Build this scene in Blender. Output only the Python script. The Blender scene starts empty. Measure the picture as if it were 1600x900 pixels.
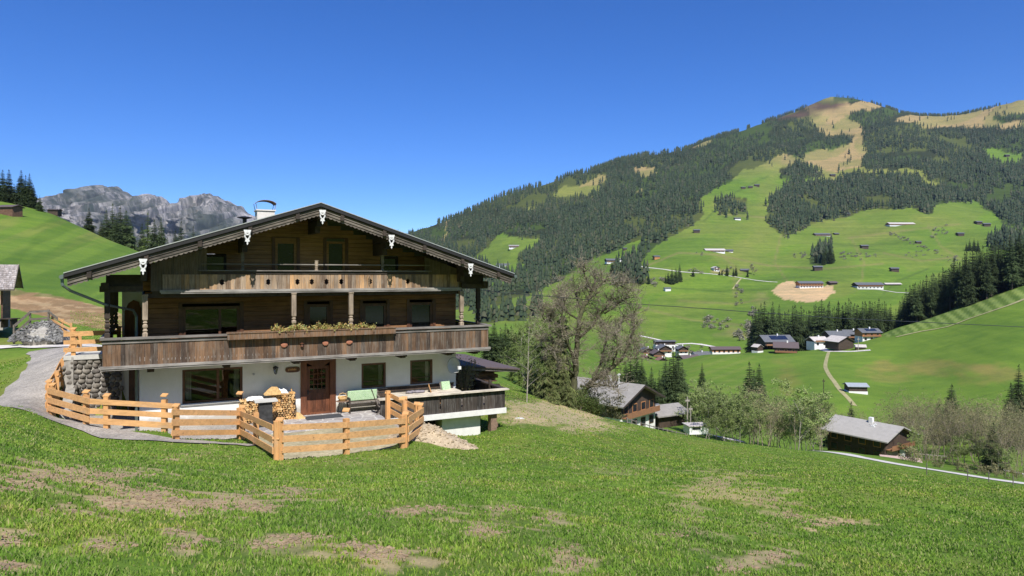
import bpy, bmesh, math, random
import numpy as np
from mathutils import Vector, Matrix
R = math.radians
C = bpy.context.scene.collection
# ---------------------------------------------------------------- camera, sky, sun, exposure
F = 1080.0; HY = 430.0
sc = bpy.context.scene
cam = bpy.data.cameras.new('camera'); camo = bpy.data.objects.new('camera', cam); C.objects.link(camo)
cam.sensor_width = 36; cam.lens = 36*F/1600; cam.shift_y = -20/1600
cam.clip_start = 0.1; cam.clip_end = 40000
camo.location = (0, 0, 0); camo.rotation_euler = (R(90), 0, 0)
sc.camera = camo
SUN_EL = 50.0; SUN_DIR = Vector((0.22, -0.975, 0)).normalized()
world = bpy.data.worlds.new('World'); sc.world = world; world.use_nodes = True
nt = world.node_tree; bg = nt.nodes['Background']
sky = nt.nodes.new('ShaderNodeTexSky'); sky.sky_type = 'NISHITA'; sky.sun_disc = False
sky.sun_elevation = R(SUN_EL); sky.sun_rotation = math.atan2(SUN_DIR.x, SUN_DIR.y)
sky.altitude = 1500; sky.air_density = 0.8; sky.dust_density = 0.0; sky.ozone_density = 6.0
hs = nt.nodes.new('ShaderNodeHueSaturation'); hs.inputs['Saturation'].default_value = 1.24; hs.inputs['Hue'].default_value = .512
nt.links.new(sky.outputs[0], hs.inputs['Color']); nt.links.new(hs.outputs[0], bg.inputs[0]); bg.inputs[1].default_value = 0.12
sun = bpy.data.lights.new('sun', 'SUN'); suno = bpy.data.objects.new('sun', sun); C.objects.link(suno)
sun.energy = 4.6; sun.angle = R(0.53); sun.color = (1, 0.96, 0.9)
sd = Vector((SUN_DIR.x*math.cos(R(SUN_EL)), SUN_DIR.y*math.cos(R(SUN_EL)), math.sin(R(SUN_EL))))
suno.rotation_euler = sd.to_track_quat('Z', 'Y').to_euler()
sc.view_settings.view_transform = 'Standard'; sc.view_settings.look = 'None'
sc.view_settings.exposure = 0.55; sc.view_settings.gamma = 1
sc.view_settings.use_curve_mapping = False
sc.cycles.max_bounces = 6; sc.cycles.diffuse_bounces = 3; sc.cycles.transparent_max_bounces = 4
sc.cycles.use_denoising = True

# ---------------------------------------------------------------- helpers
def tag(o, label=None, cat=None, group=None, kind=None):
    if label: o['label'] = label
    if cat: o['category'] = cat
    if group: o['group'] = group
    if kind: o['kind'] = kind
    return o
def empty(name, loc=(0, 0, 0), rz=0.0, parent=None):
    o = bpy.data.objects.new(name, None); C.objects.link(o)
    o.location = loc; o.rotation_euler = (0, 0, rz); o.empty_display_size = 0.3
    o.parent = parent
    return o
def dup(root, loc=None, rz=None, scale=None, label=None, group=None):
    r = root.copy(); C.objects.link(r)
    if loc is not None: r.location = loc
    if rz is not None: r.rotation_euler = (0, 0, rz)
    if scale is not None: r.scale = scale
    if label: r['label'] = label
    if group: r['group'] = group
    for ch in list(root.children):
        c = ch.copy(); C.objects.link(c); c.parent = r
        for g in list(ch.children):
            d = g.copy(); C.objects.link(d); d.parent = c
    return r
def at(px, py, Y):
    return Vector(((px-800)/F*Y, Y, -(py-HY)/F*Y))
class MB:
    def __init__(s): s.v = []; s.f = []; s.m = []
    def add(s, vs, fs, mi=0):
        n = len(s.v); s.v += [tuple(p) for p in vs]
        s.f += [tuple(i+n for i in f) for f in fs]; s.m += [mi]*len(fs)
        return s
    def box(s, x0, x1, y0, y1, z0, z1, mi=0, M=None):
        vs = [(x, y, z) for z in (z0, z1) for y in (y0, y1) for x in (x0, x1)]
        if M is not None: vs = [tuple(M @ Vector(p)) for p in vs]
        return s.add(vs, [(0, 2, 3, 1), (4, 5, 7, 6), (0, 1, 5, 4), (2, 6, 7, 3), (0, 4, 6, 2), (1, 3, 7, 5)], mi)
    def bar(s, a, b, w, h, mi=0, up=(0, 0, 1)):       # box from a to b, w across, h along up
        a = Vector(a); b = Vector(b); d = b-a; L = d.length
        if L < 1e-6: return s
        d.normalize(); up = Vector(up)
        if abs(d.dot(up)) > .98: up = Vector((0, 1, 0))
        x = d.cross(up).normalized(); z = x.cross(d).normalized()
        vs = []
        for q in (a, b):
            for sz in (-.5, .5):
                for sx in (-.5, .5): vs.append(q + x*(sx*w) + z*(sz*h))
        return s.add(vs, [(0, 1, 3, 2), (4, 6, 7, 5), (0, 4, 5, 1), (2, 3, 7, 6), (0, 2, 6, 4), (1, 5, 7, 3)], mi)
    def tube(s, pts, rad, n=6, mi=0, cap=True):
        pts = [Vector(p) for p in pts]; k = len(pts)
        if not hasattr(rad, '__len__'): rad = [rad]*k
        base = len(s.v); prev = None
        for i, p in enumerate(pts):
            d = (pts[min(i+1, k-1)]-pts[max(i-1, 0)])
            if d.length < 1e-9: d = Vector((0, 0, 1))
            d.normalize()
            if prev is None:
                a = d.cross(Vector((0, 0, 1)))
                if a.length < .1: a = d.cross(Vector((1, 0, 0)))
                a.normalize()
            else:
                a = prev - d*prev.dot(d)
                if a.length < 1e-6: a = d.cross(Vector((1, 0, 0)))
                a.normalize()
            prev = a; b = d.cross(a)
            for j in range(n):
                t = 2*math.pi*j/n
                s.v.append(tuple(p + (a*math.cos(t)+b*math.sin(t))*rad[i]))
        for i in range(k-1):
            for j in range(n):
                j2 = (j+1) % n
                s.f.append((base+i*n+j, base+i*n+j2, base+(i+1)*n+j2, base+(i+1)*n+j)); s.m.append(mi)
        if cap:
            s.f.append(tuple(base+j for j in reversed(range(n)))); s.m.append(mi)
            s.f.append(tuple(base+(k-1)*n+j for j in range(n))); s.m.append(mi)
        return s
    def lathe(s, prof, c=(0, 0, 0), n=10, mi=0):      # prof: (radius, z)
        base = len(s.v)
        for r, z in prof:
            for j in range(n):
                t = 2*math.pi*(j+.5)/n
                s.v.append((c[0]+r*math.cos(t), c[1]+r*math.sin(t), c[2]+z))
        k = len(prof)
        for i in range(k-1):
            for j in range(n):
                j2 = (j+1) % n
                s.f.append((base+i*n+j, base+i*n+j2, base+(i+1)*n+j2, base+(i+1)*n+j)); s.m.append(mi)
        s.f.append(tuple(base+j for j in reversed(range(n)))); s.m.append(mi)
        s.f.append(tuple(base+(k-1)*n+j for j in range(n))); s.m.append(mi)
        return s
    def prism(s, poly, y0, y1, mi=0):                 # poly in (x,z), extruded along y
        n = len(poly)
        vs = [(x, y0, z) for x, z in poly]+[(x, y1, z) for x, z in poly]
        fs = [tuple(range(n)), tuple(reversed(range(n, 2*n)))]
        fs += [(i, i+n, (i+1) % n+n, (i+1) % n) for i in range(n)]
        return s.add(vs, fs, mi)
    def blob(s, c, rx, ry, rz, n=8, m=5, mi=0, rnd=None, jit=.12):
        base = len(s.v); rnd = rnd or random
        rows = []
        for i in range(1, m):
            a = math.pi*i/m; row = []
            for j in range(n):
                t = 2*math.pi*j/n; q = 1+rnd.uniform(-jit, jit)
                row.append(len(s.v)); s.v.append((c[0]+rx*q*math.sin(a)*math.cos(t), c[1]+ry*q*math.sin(a)*math.sin(t), c[2]+rz*q*math.cos(a)))
            rows.append(row)
        top = len(s.v); s.v.append((c[0], c[1], c[2]+rz)); bot = len(s.v); s.v.append((c[0], c[1], c[2]-rz))
        for j in range(n):
            j2 = (j+1) % n
            s.f.append((top, rows[0][j], rows[0][j2])); s.f.append((bot, rows[-1][j2], rows[-1][j])); s.m += [mi, mi]
            for i in range(len(rows)-1):
                s.f.append((rows[i][j], rows[i+1][j], rows[i+1][j2], rows[i][j2])); s.m.append(mi)
        return s
    def build(s, name, mats, parent=None, smooth=False, loc=None, rz=None):
        me = bpy.data.meshes.new(name); me.from_pydata(s.v, [], s.f)
        if not isinstance(mats, (list, tuple)): mats = [mats]
        for m in mats: me.materials.append(m)
        if len(mats) > 1: me.polygons.foreach_set('material_index', s.m)
        if smooth: me.polygons.foreach_set('use_smooth', [True]*len(s.f))
        me.update()
        bm = bmesh.new(); bm.from_mesh(me); bmesh.ops.recalc_face_normals(bm, faces=bm.faces[:]); bm.to_mesh(me); bm.free()
        o = bpy.data.objects.new(name, me); C.objects.link(o); o.parent = parent
        if loc is not None: o.location = loc
        if rz is not None: o.rotation_euler = (0, 0, rz)
        return o
def npmesh(name, V, Fc, nv, mats, parent=None, smooth=False, uvcol=None, link=True):
    """V (n,3), Fc (m,nv) index array -> object (fast)"""
    me = bpy.data.meshes.new(name); V = np.asarray(V, dtype=np.float32); Fc = np.asarray(Fc, dtype=np.int32)
    me.vertices.add(len(V)); me.vertices.foreach_set('co', V.ravel())
    me.loops.add(Fc.size); me.loops.foreach_set('vertex_index', Fc.ravel())
    me.polygons.add(len(Fc)); me.polygons.foreach_set('loop_start', np.arange(0, Fc.size, nv, dtype=np.int32))
    if smooth: me.polygons.foreach_set('use_smooth', np.ones(len(Fc), dtype=bool))
    if not isinstance(mats, (list, tuple)): mats = [mats]
    for m in mats: me.materials.append(m)
    me.update(calc_edges=True); me.validate()
    if uvcol is not None:
        a = me.color_attributes.new('cover', 'FLOAT_COLOR', 'POINT')
        cc = np.ones((len(V), 4), dtype=np.float32); cc[:, :3] = uvcol
        a.data.foreach_set('color', cc.ravel())
    if not link: return me
    o = bpy.data.objects.new(name, me); C.objects.link(o); o.parent = parent
    return o

# ---------------------------------------------------------------- materials
def newmat(name):
    m = bpy.data.materials.new(name); m.use_nodes = True
    n = m.node_tree; b = n.nodes['Principled BSDF']
    return m, n, b
def N(n, t, **kw):
    x = n.nodes.new(t)
    for k, v in kw.items():
        if hasattr(x, k): setattr(x, k, v)
    return x
def ramp(n, fac, stops):
    r = n.nodes.new('ShaderNodeValToRGB'); n.links.new(fac, r.inputs[0])
    e = r.color_ramp.elements
    while len(e) < len(stops): e.new(.5)
    for i, (p, c) in enumerate(stops): e[i].position = p; e[i].color = (*c, 1)
    return r.outputs[0]
def noise(n, scale, detail=4, rough=.55, stretch=(1, 1, 1), coord='Object', dist=0):
    tc = n.nodes.new('ShaderNodeTexCoord'); mp = n.nodes.new('ShaderNodeMapping'); mp.inputs['Scale'].default_value = stretch
    n.links.new(tc.outputs[coord], mp.inputs[0]); t = n.nodes.new('ShaderNodeTexNoise')
    t.inputs['Scale'].default_value = scale; t.inputs['Detail'].default_value = detail; t.inputs['Roughness'].default_value = rough
    t.inputs['Distortion'].default_value = dist
    n.links.new(mp.outputs[0], t.inputs['Vector']); return t.outputs[0]
def mix(n, a, b, fac, mode='MIX'):
    m = n.nodes.new('ShaderNodeMix'); m.data_type = 'RGBA'; m.blend_type = mode; m.clamp_factor = True
    for idx, x in ((0, fac), (6, a), (7, b)):
        if isinstance(x, bpy.types.NodeSocket): n.links.new(x, m.inputs[idx])
        elif isinstance(x, (int, float)): m.inputs[idx].default_value = x
        else: m.inputs[idx].default_value = (*x, 1)
    return m.outputs[2]
def mathn(n, op, a, b=None, c=None):
    m = n.nodes.new('ShaderNodeMath'); m.operation = op
    for i, x in enumerate((a, b, c)):
        if x is None: continue
        if isinstance(x, bpy.types.NodeSocket): n.links.new(x, m.inputs[i])
        else: m.inputs[i].default_value = x
    return m.outputs[0]
def island(n):
    g = n.nodes.new('ShaderNodeNewGeometry'); return g.outputs['Random Per Island']
def bump(n, b, h, strength=.4, dist=.02):
    x = n.nodes.new('ShaderNodeBump'); x.inputs['Strength'].default_value = strength; x.inputs['Distance'].default_value = dist
    n.links.new(h, x.inputs['Height']); n.links.new(x.outputs[0], b.inputs['Normal'])
MAT = {}
def simple(name, col, var=.25, scale=6, rough=.75, bmp=.2, stretch=(1, 1, 1), metal=0, bd=.01):
    m, n, b = newmat(name)
    f = noise(n, scale, 5, .6, stretch)
    c = ramp(n, f, [(.25, [x*(1-var) for x in col]), (.75, [min(1, x*(1+var)) for x in col])])
    n.links.new(c, b.inputs['Base Color']); b.inputs['Roughness'].default_value = rough; b.inputs['Metallic'].default_value = metal
    if bmp: bump(n, b, f, bmp, bd)
    MAT[name] = m; return m
def boards(name, cols, streak=(14, 14, .8), rough=.8, bmp=.5, grey=None, sscale=1.0, soft=1.0):
    """weathered boards: colour per board (mesh island) plus streaks along the grain"""
    m, n, b = newmat(name)
    isl = island(n)
    k = len(cols)
    c = ramp(n, isl, [(i/(k-1)*.999, cc) for i, cc in enumerate(cols)])
    st = noise(n, sscale*2.2, 8, .65, streak, dist=.4)
    c = mix(n, c, ramp(n, st, [(.28, (.28, .25, .22)), (.5, (1, 1, 1)), (.72, (1.5, 1.45, 1.4))]), .85*soft, 'MULTIPLY')
    bl = noise(n, 1.1, 4, .6)
    c = mix(n, c, ramp(n, bl, [(.35, (.55, .52, .5)), (.6, (1.1, 1.1, 1.1))]), .7*soft, 'MULTIPLY')
    if grey is not None:
        g = noise(n, 3.2, 5, .7, (streak[0]*.25, streak[1]*.25, streak[2]*.5))
        c = mix(n, c, grey, ramp(n, g, [(.5, (0, 0, 0)), (.68, (.85, .85, .85))]))
    if 'larch' in name:                                  # knots and a few grey weather stains
        tc = n.nodes.new('ShaderNodeTexCoord'); mp = n.nodes.new('ShaderNodeMapping'); mp.inputs['Scale'].default_value = (1, 1, 1.6); n.links.new(tc.outputs['Object'], mp.inputs[0])
        v = n.nodes.new('ShaderNodeTexVoronoi'); v.inputs['Scale'].default_value = 3.2; n.links.new(mp.outputs[0], v.inputs['Vector'])
        c = mix(n, (.20, .10, .05), c, ramp(n, v.outputs['Distance'], [(.05, (0, 0, 0)), (.11, (1, 1, 1))]))
        c = mix(n, c, (.36, .30, .24), ramp(n, noise(n, 1.6, 5, .7, (.5, .5, 2)), [(.55, (0, 0, 0)), (.75, (.55, .55, .55))]))
    n.links.new(c, b.inputs['Base Color']); b.inputs['Roughness'].default_value = rough
    bump(n, b, st, bmp, .006); MAT[name] = m; return m
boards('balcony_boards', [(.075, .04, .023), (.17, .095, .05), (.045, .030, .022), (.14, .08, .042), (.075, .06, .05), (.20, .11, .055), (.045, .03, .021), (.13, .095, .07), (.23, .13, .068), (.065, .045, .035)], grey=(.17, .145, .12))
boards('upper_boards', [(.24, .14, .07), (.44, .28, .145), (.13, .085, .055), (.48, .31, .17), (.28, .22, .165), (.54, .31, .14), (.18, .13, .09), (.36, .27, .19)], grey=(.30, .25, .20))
boards('dark_boards', [(.035, .026, .02), (.06, .045, .035), (.028, .023, .02), (.05, .04, .032)], grey=(.12, .11, .10))
boards('end_boards', [(.11, .085, .06), (.15, .115, .08), (.085, .07, .055), (.14, .11, .08)])
boards('grey_rail', [(.22, .21, .19), (.30, .28, .26), (.18, .165, .15)], streak=(.6, 10, 10))
boards('verge_wood', [(.11, .092, .075), (.18, .155, .13), (.08, .068, .057)], streak=(.8, 10, 10))
boards('log_wall', [(.22, .105, .042), (.27, .13, .052), (.18, .085, .036), (.25, .125, .052)], streak=(.5, 8, 8), bmp=.3, soft=.8)
boards('gable_wall', [(.32, .175, .08), (.38, .21, .10), (.28, .15, .07), (.35, .195, .09)], streak=(.5, 8, 8), bmp=.3, soft=.7)
boards('dark_beam', [(.035, .026, .02), (.05, .036, .026), (.03, .022, .018)], streak=(3, 3, 3))
boards('post_wood', [(.26, .21, .16), (.34, .27, .2)], streak=(14, 14, .8))
boards('larch_new', [(.60, .32, .12), (.69, .40, .17), (.54, .28, .105), (.74, .46, .22), (.63, .35, .145)], streak=(1.2, 6, 6), bmp=.15, soft=.5)
boards('larch_post', [(.55, .28, .105), (.64, .35, .14)], streak=(8, 8, .8), bmp=.1, soft=.35)
boards('door_wood', [(.13, .045, .02), (.17, .06, .027), (.11, .04, .018)], streak=(8, 8, .7), rough=.55)
boards('frame_wood', [(.10, .042, .022), (.12, .05, .025)], streak=(5, 5, 2), rough=.5)
boards('grey_planks', [(.20, .18, .16), (.28, .25, .22), (.15, .13, .12), (.24, .2, .17)], streak=(8, 8, .8))
boards('table_wood', [(.55, .50, .40), (.62, .56, .46), (.5, .45, .36)], streak=(.8, 8, 8))
boards('barn_wood', [(.07, .045, .03), (.11, .07, .045), (.05, .035, .026), (.14, .10, .07)], streak=(4, 4, .6))
boards('log_horizontal', [(.11, .055, .035), (.16, .085, .05), (.08, .045, .03)], streak=(.5, 6, 6))
boards('shingles', [(.33, .30, .29), (.42, .39, .38), (.27, .24, .23), (.38, .34, .32), (.22, .2, .19)], streak=(6, 3, 3), rough=.9)
def plastermat():
    m, n, b = newmat('plaster'); f = noise(n, 2.5, 6, .6); g = noise(n, .9, 6, .65, (1, 1, .35))
    tc = n.nodes.new('ShaderNodeTexCoord'); sp = n.nodes.new('ShaderNodeSeparateXYZ'); n.links.new(tc.outputs['Object'], sp.inputs[0])
    c = ramp(n, f, [(.3, (.74, .74, .73)), (.7, (.81, .81, .80))]); c = mix(n, c, ramp(n, g, [(.38, (.90, .89, .87)), (.6, (1, 1, 1))]), .8, 'MULTIPLY')
    k = mathn(n, 'ADD', mathn(n, 'MULTIPLY', mathn(n, 'ADD', sp.outputs[2], 6.05), 1.6), mathn(n, 'MULTIPLY', noise(n, 5, 5, .7), -.9))
    c = mix(n, (.46, .43, .38), c, ramp(n, k, [(0, (0, 0, 0)), (.35, (1, 1, 1))]))
    n.links.new(c, b.inputs['Base Color']); b.inputs['Roughness'].default_value = .9; bump(n, b, noise(n, 14, 5, .7), .35, .012); MAT['plaster'] = m
plastermat()
simple('white_paint', (.68, .68, .67), .06, 20, .6, .05)
simple('concrete', (.50, .49, .46), .18, 3, .9, .3)
simple('white_concrete', (.66, .65, .62), .12, 4, .9, .2)
simple('slate_metal', (.014, .013, .014), .3, 8, .6, .1)
simple('roof_brown', (.10, .075, .075), .2, 6, .8, .2, (1, 8, 1))
simple('roof_grey', (.25, .235, .215), .18, 1.2, .9, .2)
simple('roof_slate', (.11, .115, .125), .2, .8, .7, .1)
simple('roof_pale', (.46, .42, .39), .15, .8, .85, .1)
simple('roof_red', (.20, .10, .085), .2, .8, .85, .1)
simple('gutter_metal', (.16, .20, .18), .2, 9, .45, .05, metal=.5)
simple('edge_metal', (.62, .63, .64), .1, 9, .35, 0, metal=.6)
simple('chimney_plaster', (.62, .60, .56), .12, 8, .9, .3)
simple('rusty_steel', (.20, .13, .09), .4, 12, .8, .2)
simple('dark_metal', (.04, .04, .04), .3, 12, .5, .05, metal=.3)
simple('dish_grey', (.42, .44, .48), .08, 6, .5, 0)
simple('stone', (.33, .31, .28), .4, 3, .95, .6)
simple('soil_mat', (.24, .175, .11), .35, 5, .95, .7, bd=.03)
simple('gravel_pile', (.26, .26, .26), .5, 3, .95, .6, bd=.05)
simple('cut_wood', (.62, .40, .17), .35, 9, .85, .3)
simple('split_wood', (.56, .33, .13), .5, 5, .85, .4)
simple('bark', (.075, .055, .042), .4, 7, .95, .6, (3, 3, .6), bd=.03)
simple('bark_moss', (.085, .085, .04), .55, 5, .95, .6, (1, 1, .5), bd=.03)
simple('bark_pale', (.30, .27, .23), .4, 6, .95, .4, (1, 1, .4))
simple('twig', (.20, .172, .125), .35, 3, .9, 0)
simple('twig_pale', (.25, .205, .155), .35, 3, .9, 0)
simple('curtain', (.7, .7, .7), .1, 20, .9, .1, (6, 6, .3))
simple('shade_black', (.012, .011, .01), .2, 3, .9, 0)  # near-black colour for places that are only in deep shade
simple('doormat_mat', (.045, .048, .055), .3, 40, .95, .4)
simple('cloth', (.22, .20, .22), .4, 8, .9, .3)
simple('snow_white', (.82, .82, .82), .04, 5, .8, .1)
simple('pink_paving', (.5, .36, .32), .2, 3, .9, .1)
simple('solar_panel', (.015, .022, .05), .3, .5, .2, 0)
simple('wood_cladding', (.42, .19, .07), .2, 2, .8, 0, (.3, .3, 5))
simple('brown_balcony', (.24, .115, .055), .2, 2, .8, .1)
simple('white_wall', (.72, .71, .69), .08, .6, .9, 0)
simple('terracotta', (.35, .14, .08), .2, 8, .8, 0)
def glassmat():
    m, n, b = newmat('window_glass'); b.inputs['Base Color'].default_value = (.01, .012, .012, 1); b.inputs['Roughness'].default_value = .03
    b.inputs['Specular IOR Level'].default_value = .9
    gl = n.nodes.new('ShaderNodeBsdfGlossy'); gl.inputs['Roughness'].default_value = .02; gl.inputs['Color'].default_value = (.85, .9, .9, 1)
    tr = n.nodes.new('ShaderNodeBsdfTransparent'); tr.inputs[0].default_value = (.55, .57, .57, 1)
    fr = n.nodes.new('ShaderNodeFresnel'); fr.inputs[0].default_value = 1.6
    k = mathn(n, 'ADD', fr.outputs[0], .03)
    ms = n.nodes.new('ShaderNodeMixShader'); n.links.new(k, ms.inputs[0]); n.links.new(tr.outputs[0], ms.inputs[1]); n.links.new(gl.outputs[0], ms.inputs[2])
    n.links.new(ms.outputs[0], n.nodes['Material Output'].inputs[0]); MAT['glass'] = m
glassmat()
simple('glass_dim', (.010, .012, .014), .3, 3, .12, 0)
def cushionmat():
    m, n, b = newmat('green_leaf_cushion')
    f = noise(n, 17, 6, .75, dist=1.0)
    c = ramp(n, f, [(.32, (.60, .66, .55)), (.43, (.14, .32, .11)), (.50, (.55, .64, .48)), (.58, (.22, .42, .15)), (.68, (.66, .72, .6))])
    n.links.new(c, b.inputs['Base Color']); b.inputs['Roughness'].default_value = .9; MAT['cushion'] = m
cushionmat()
def foliage(name, cols, trans=.25, osc=.35):
    m, n, b = newmat(name)
    k = len(cols); c = ramp(n, island(n), [(i/(k-1)*.999, cc) for i, cc in enumerate(cols)])
    oi = n.nodes.new('ShaderNodeObjectInfo')
    v = mathn(n, 'MULTIPLY_ADD', oi.outputs['Random'], 2*osc, 1-osc)
    cm = n.nodes.new('ShaderNodeCombineColor'); 
    for i in range(3): n.links.new(v, cm.inputs[i])
    c = mix(n, c, cm.outputs[0], 1.0, 'MULTIPLY')
    if name == 'far_needles':
        c = mix(n, c, ramp(n, noise(n, .009, 5, .7), [(.36, (.66, .72, .70)), (.5, (.95, 1, .95)), (.64, (1.22, 1.15, 1.05))]), .9, 'MULTIPLY')
    if name == 'grass_blades':
        c = mix(n, c, ramp(n, noise(n, .55, 5, .65), [(.32, (.55, .70, .65)), (.5, (.95, 1, .95)), (.68, (1.35, 1.15, 1.05))]), .9, 'MULTIPLY')
    n.links.new(c, b.inputs['Base Color']); b.inputs['Roughness'].default_value = .8; b.inputs['Specular IOR Level'].default_value = .25
    if trans:
        t = n.nodes.new('ShaderNodeBsdfTranslucent'); n.links.new(c, t.inputs[0])
        ms = n.nodes.new('ShaderNodeMixShader'); ms.inputs[0].default_value = trans
        n.links.new(b.outputs[0], ms.inputs[1]); n.links.new(t.outputs[0], ms.inputs[2])
        n.links.new(ms.outputs[0], n.nodes['Material Output'].inputs[0])
    MAT[name] = m; return m
foliage('spruce_needles', [(.035, .058, .022), (.055, .085, .03), (.075, .105, .036), (.045, .07, .028)])
foliage('larch_needles', [(.13, .185, .045), (.18, .25, .06), (.10, .15, .04)])
foliage('yew_needles', [(.10, .13, .035), (.16, .19, .06), (.08, .10, .035), (.20, .19, .08)])
foliage('young_leaves', [(.22, .30, .08), (.27, .35, .11), (.18, .23, .08), (.28, .28, .15)])
foliage('brown_buds', [(.27, .24, .12), (.31, .26, .15), (.22, .22, .10), (.24, .28, .10)])
foliage('ivy_leaves', [(.05, .08, .02), (.08, .12, .03), (.12, .14, .04)])
foliage('bud_pink', [(.32, .26, .16), (.38, .34, .22), (.24, .22, .12), (.26, .32, .11)], osc=.1)
foliage('flower_leaves', [(.35, .38, .10), (.50, .42, .14), (.42, .22, .10), (.20, .26, .07), (.55, .50, .25)], osc=.05)
foliage('far_needles', [(.016, .029, .015), (.028, .044, .02), (.042, .058, .028), (.022, .036, .018), (.03, .046, .022), (.065, .065, .04), (.028, .044, .02), (.03, .046, .024)], trans=0)
foliage('grass_blades', [(.17, .30, .035), (.22, .36, .045), (.14, .26, .032), (.29, .40, .07), (.20, .33, .04), (.46, .42, .20), (.19, .31, .04)], trans=.42, osc=.02)
foliage('shrub_grey', [(.26, .24, .19), (.20, .20, .13), (.33, .30, .25)])
# ---------------------------------------------------------------- value noise in numpy
_rs = np.random.RandomState(7); _tab = _rs.rand(256, 256).astype(np.float64)
def vnoise(x, y):
    xi = np.floor(x).astype(int); yi = np.floor(y).astype(int); fx = x-xi; fy = y-yi
    fx = fx*fx*(3-2*fx); fy = fy*fy*(3-2*fy)
    a = _tab[xi % 256, yi % 256]; b = _tab[(xi+1) % 256, yi % 256]; c = _tab[xi % 256, (yi+1) % 256]; d = _tab[(xi+1) % 256, (yi+1) % 256]
    return (a*(1-fx)+b*fx)*(1-fy)+(c*(1-fx)+d*fx)*fy
def fbm(x, y, o=4):
    s = 0; a = .5; t = 0
    for i in range(o):
        s = s+a*vnoise(x+17.3*i, y+9.1*i); t += a; a *= .5; x = x*2.03; y = y*2.03
    return s/t
# ---------------------------------------------------------------- terrain: depth profiles along view directions, thin-plate interpolated
PROF = {
 -500: [(20,650),(30,600),(50,510),(80,430),(150,340),(250,300),(400,310),(900,360),(2000,400),(6000,430),(9000,434)],
 -200: [(20,652),(30,612),(40,572),(50,530),(65,492),(90,450),(140,395),(220,335),(300,300),(400,315),(900,380),(6000,436),(9000,436)],
 0: [(18,661),(24,640),(30,615),(35,590),(40,562),(44,546),(49,536),(55,517),(62,500),(75,482),(90,462),(115,430),(150,396),(220,348),(300,315),(340,326),(420,350),(700,385),(1500,420),(6000,438),(9000,438)],
 80: [(40,552),(44,543),(49,535),(56,522),(64,508),(75,490),(92,462),(115,440),(150,410),(220,365),(285,335),(320,345),(420,365),(900,410)],
 200: [(45,548),(60,520),(75,500),(100,470),(150,430),(220,400),(265,386),(310,396),(400,410),(700,425),(6000,438),(9000,438)],
 400: [(45,560),(60,530),(100,490),(180,450),(260,440),(400,445),(1000,440),(6000,438),(9000,438)],
 600: [(40,600),(60,580),(100,550),(200,510),(400,490),(1000,465),(1800,400),(2500,372),(3500,400),(6000,430),(9000,434)],
 720: [(45,618),(60,602),(100,578),(200,560),(400,530),(700,510),(1000,490),(1600,440),(2000,400),(2500,342),(3500,385),(6000,430),(9000,434)],
 800: [(20,732),(25,705),(32,670),(40,640),(45,628),(55,616),(75,603),(100,594),(150,575),(200,564),(300,550),(400,533),(700,500),(850,480),(1100,450),(1500,415),(1700,385),(2100,345),(2500,309),(3500,350),(6000,430),(9000,434)],
 900: [(20,737),(30,698),(40,664),(50,646),(58,638),(70,640),(100,646),(200,600),(400,550),(700,510),(850,480),(1100,440),(1300,412),(1700,370),(2300,315),(2700,280),(3800,330),(6000,430),(9000,434)],
 1000: [(20,742),(30,714),(40,693),(60,673),(75,665),(90,672),(115,672),(150,650),(200,625),(350,590),(450,560),(600,530),(700,500),(900,440),(1100,405),(1400,370),(2000,320),(2600,270),(2900,249),(4000,320),(6000,430),(9000,434)],
 1100: [(20,747),(40,712),(60,695),(80,685),(95,690),(115,692),(150,672),(200,635),(250,610),(330,582),(430,556),(480,575),(600,530),(700,500),(850,450),(1000,405),(1150,388),(1500,345),(2000,300),(2700,255),(3100,222),(4200,300),(6000,430),(9000,434)],
 1200: [(20,752),(40,724),(60,708),(85,697),(100,701),(130,708),(170,680),(220,630),(300,590),(380,556),(430,548),(480,570),(600,525),(700,490),(850,452),(1000,425),(1200,393),(1500,350),(1900,310),(2400,260),(3000,210),(3300,188),(4300,280),(6000,430),(9000,434)],
 1300: [(20,757),(40,733),(60,720),(90,709),(115,704),(150,704),(175,680),(215,626),(300,575),(380,548),(410,541),(470,560),(600,520),(700,480),(850,450),(1000,415),(1200,390),(1450,366),(1700,335),(2100,300),(2600,250),(3100,200),(3500,154),(4500,240),(6500,430),(9000,434)],
 1400: [(20,762),(40,745),(60,736),(90,727),(110,720),(135,713),(165,700),(200,650),(260,600),(340,555),(370,532),(400,519),(440,513),(520,535),(650,500),(850,453),(1000,420),(1200,390),(1500,350),(1700,325),(2200,280),(2800,220),(3200,185),(3400,175),(4400,240),(6500,430),(9000,434)],
 1500: [(20,768),(40,755),(60,750),(80,745),(100,738),(125,730),(150,710),(190,650),(240,600),(300,553),(350,515),(400,490),(430,478),(520,500),(700,480),(1000,420),(1300,380),(1500,350),(1800,320),(2400,260),(3000,205),(3300,180),(4300,240),(6500,430),(9000,434)],
 1600: [(20,775),(40,770),(60,766),(85,757),(105,748),(130,738),(160,690),(190,645),(240,585),(300,520),(360,475),(410,447),(480,457),(700,450),(1000,420),(1200,385),(1500,350),(2000,300),(2500,245),(3000,190),(3200,161),(4200,230),(6500,430),(9000,434)],
 2100: [(20,790),(60,800),(130,780),(200,650),(300,480),(420,380),(500,390),(1000,380),(2000,260),(3200,120),(4200,200),(6500,430),(9000,434)],
 1340: [(3450,158)], 1260: [(3400,170)], 850: [(2600,294)], 680: [(2500,355)], 950: [(2800,264)],
}
# fence post feet: (px, py of the foot, distance)
FP = [(82,649,25.8),(134.7,665,24.2),(167,669.5,24.0),(257,674.7,24.0),(275,688,22.9),(374.7,685,25.3),(400,697.5,22.95),(432,717,20.5),(541,709,22.0),(628.5,699,24.0),(657,680,25.8),(632,668,27.1),(606,653,28.4)]
FW = [at(*p) for p in FP]
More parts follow.
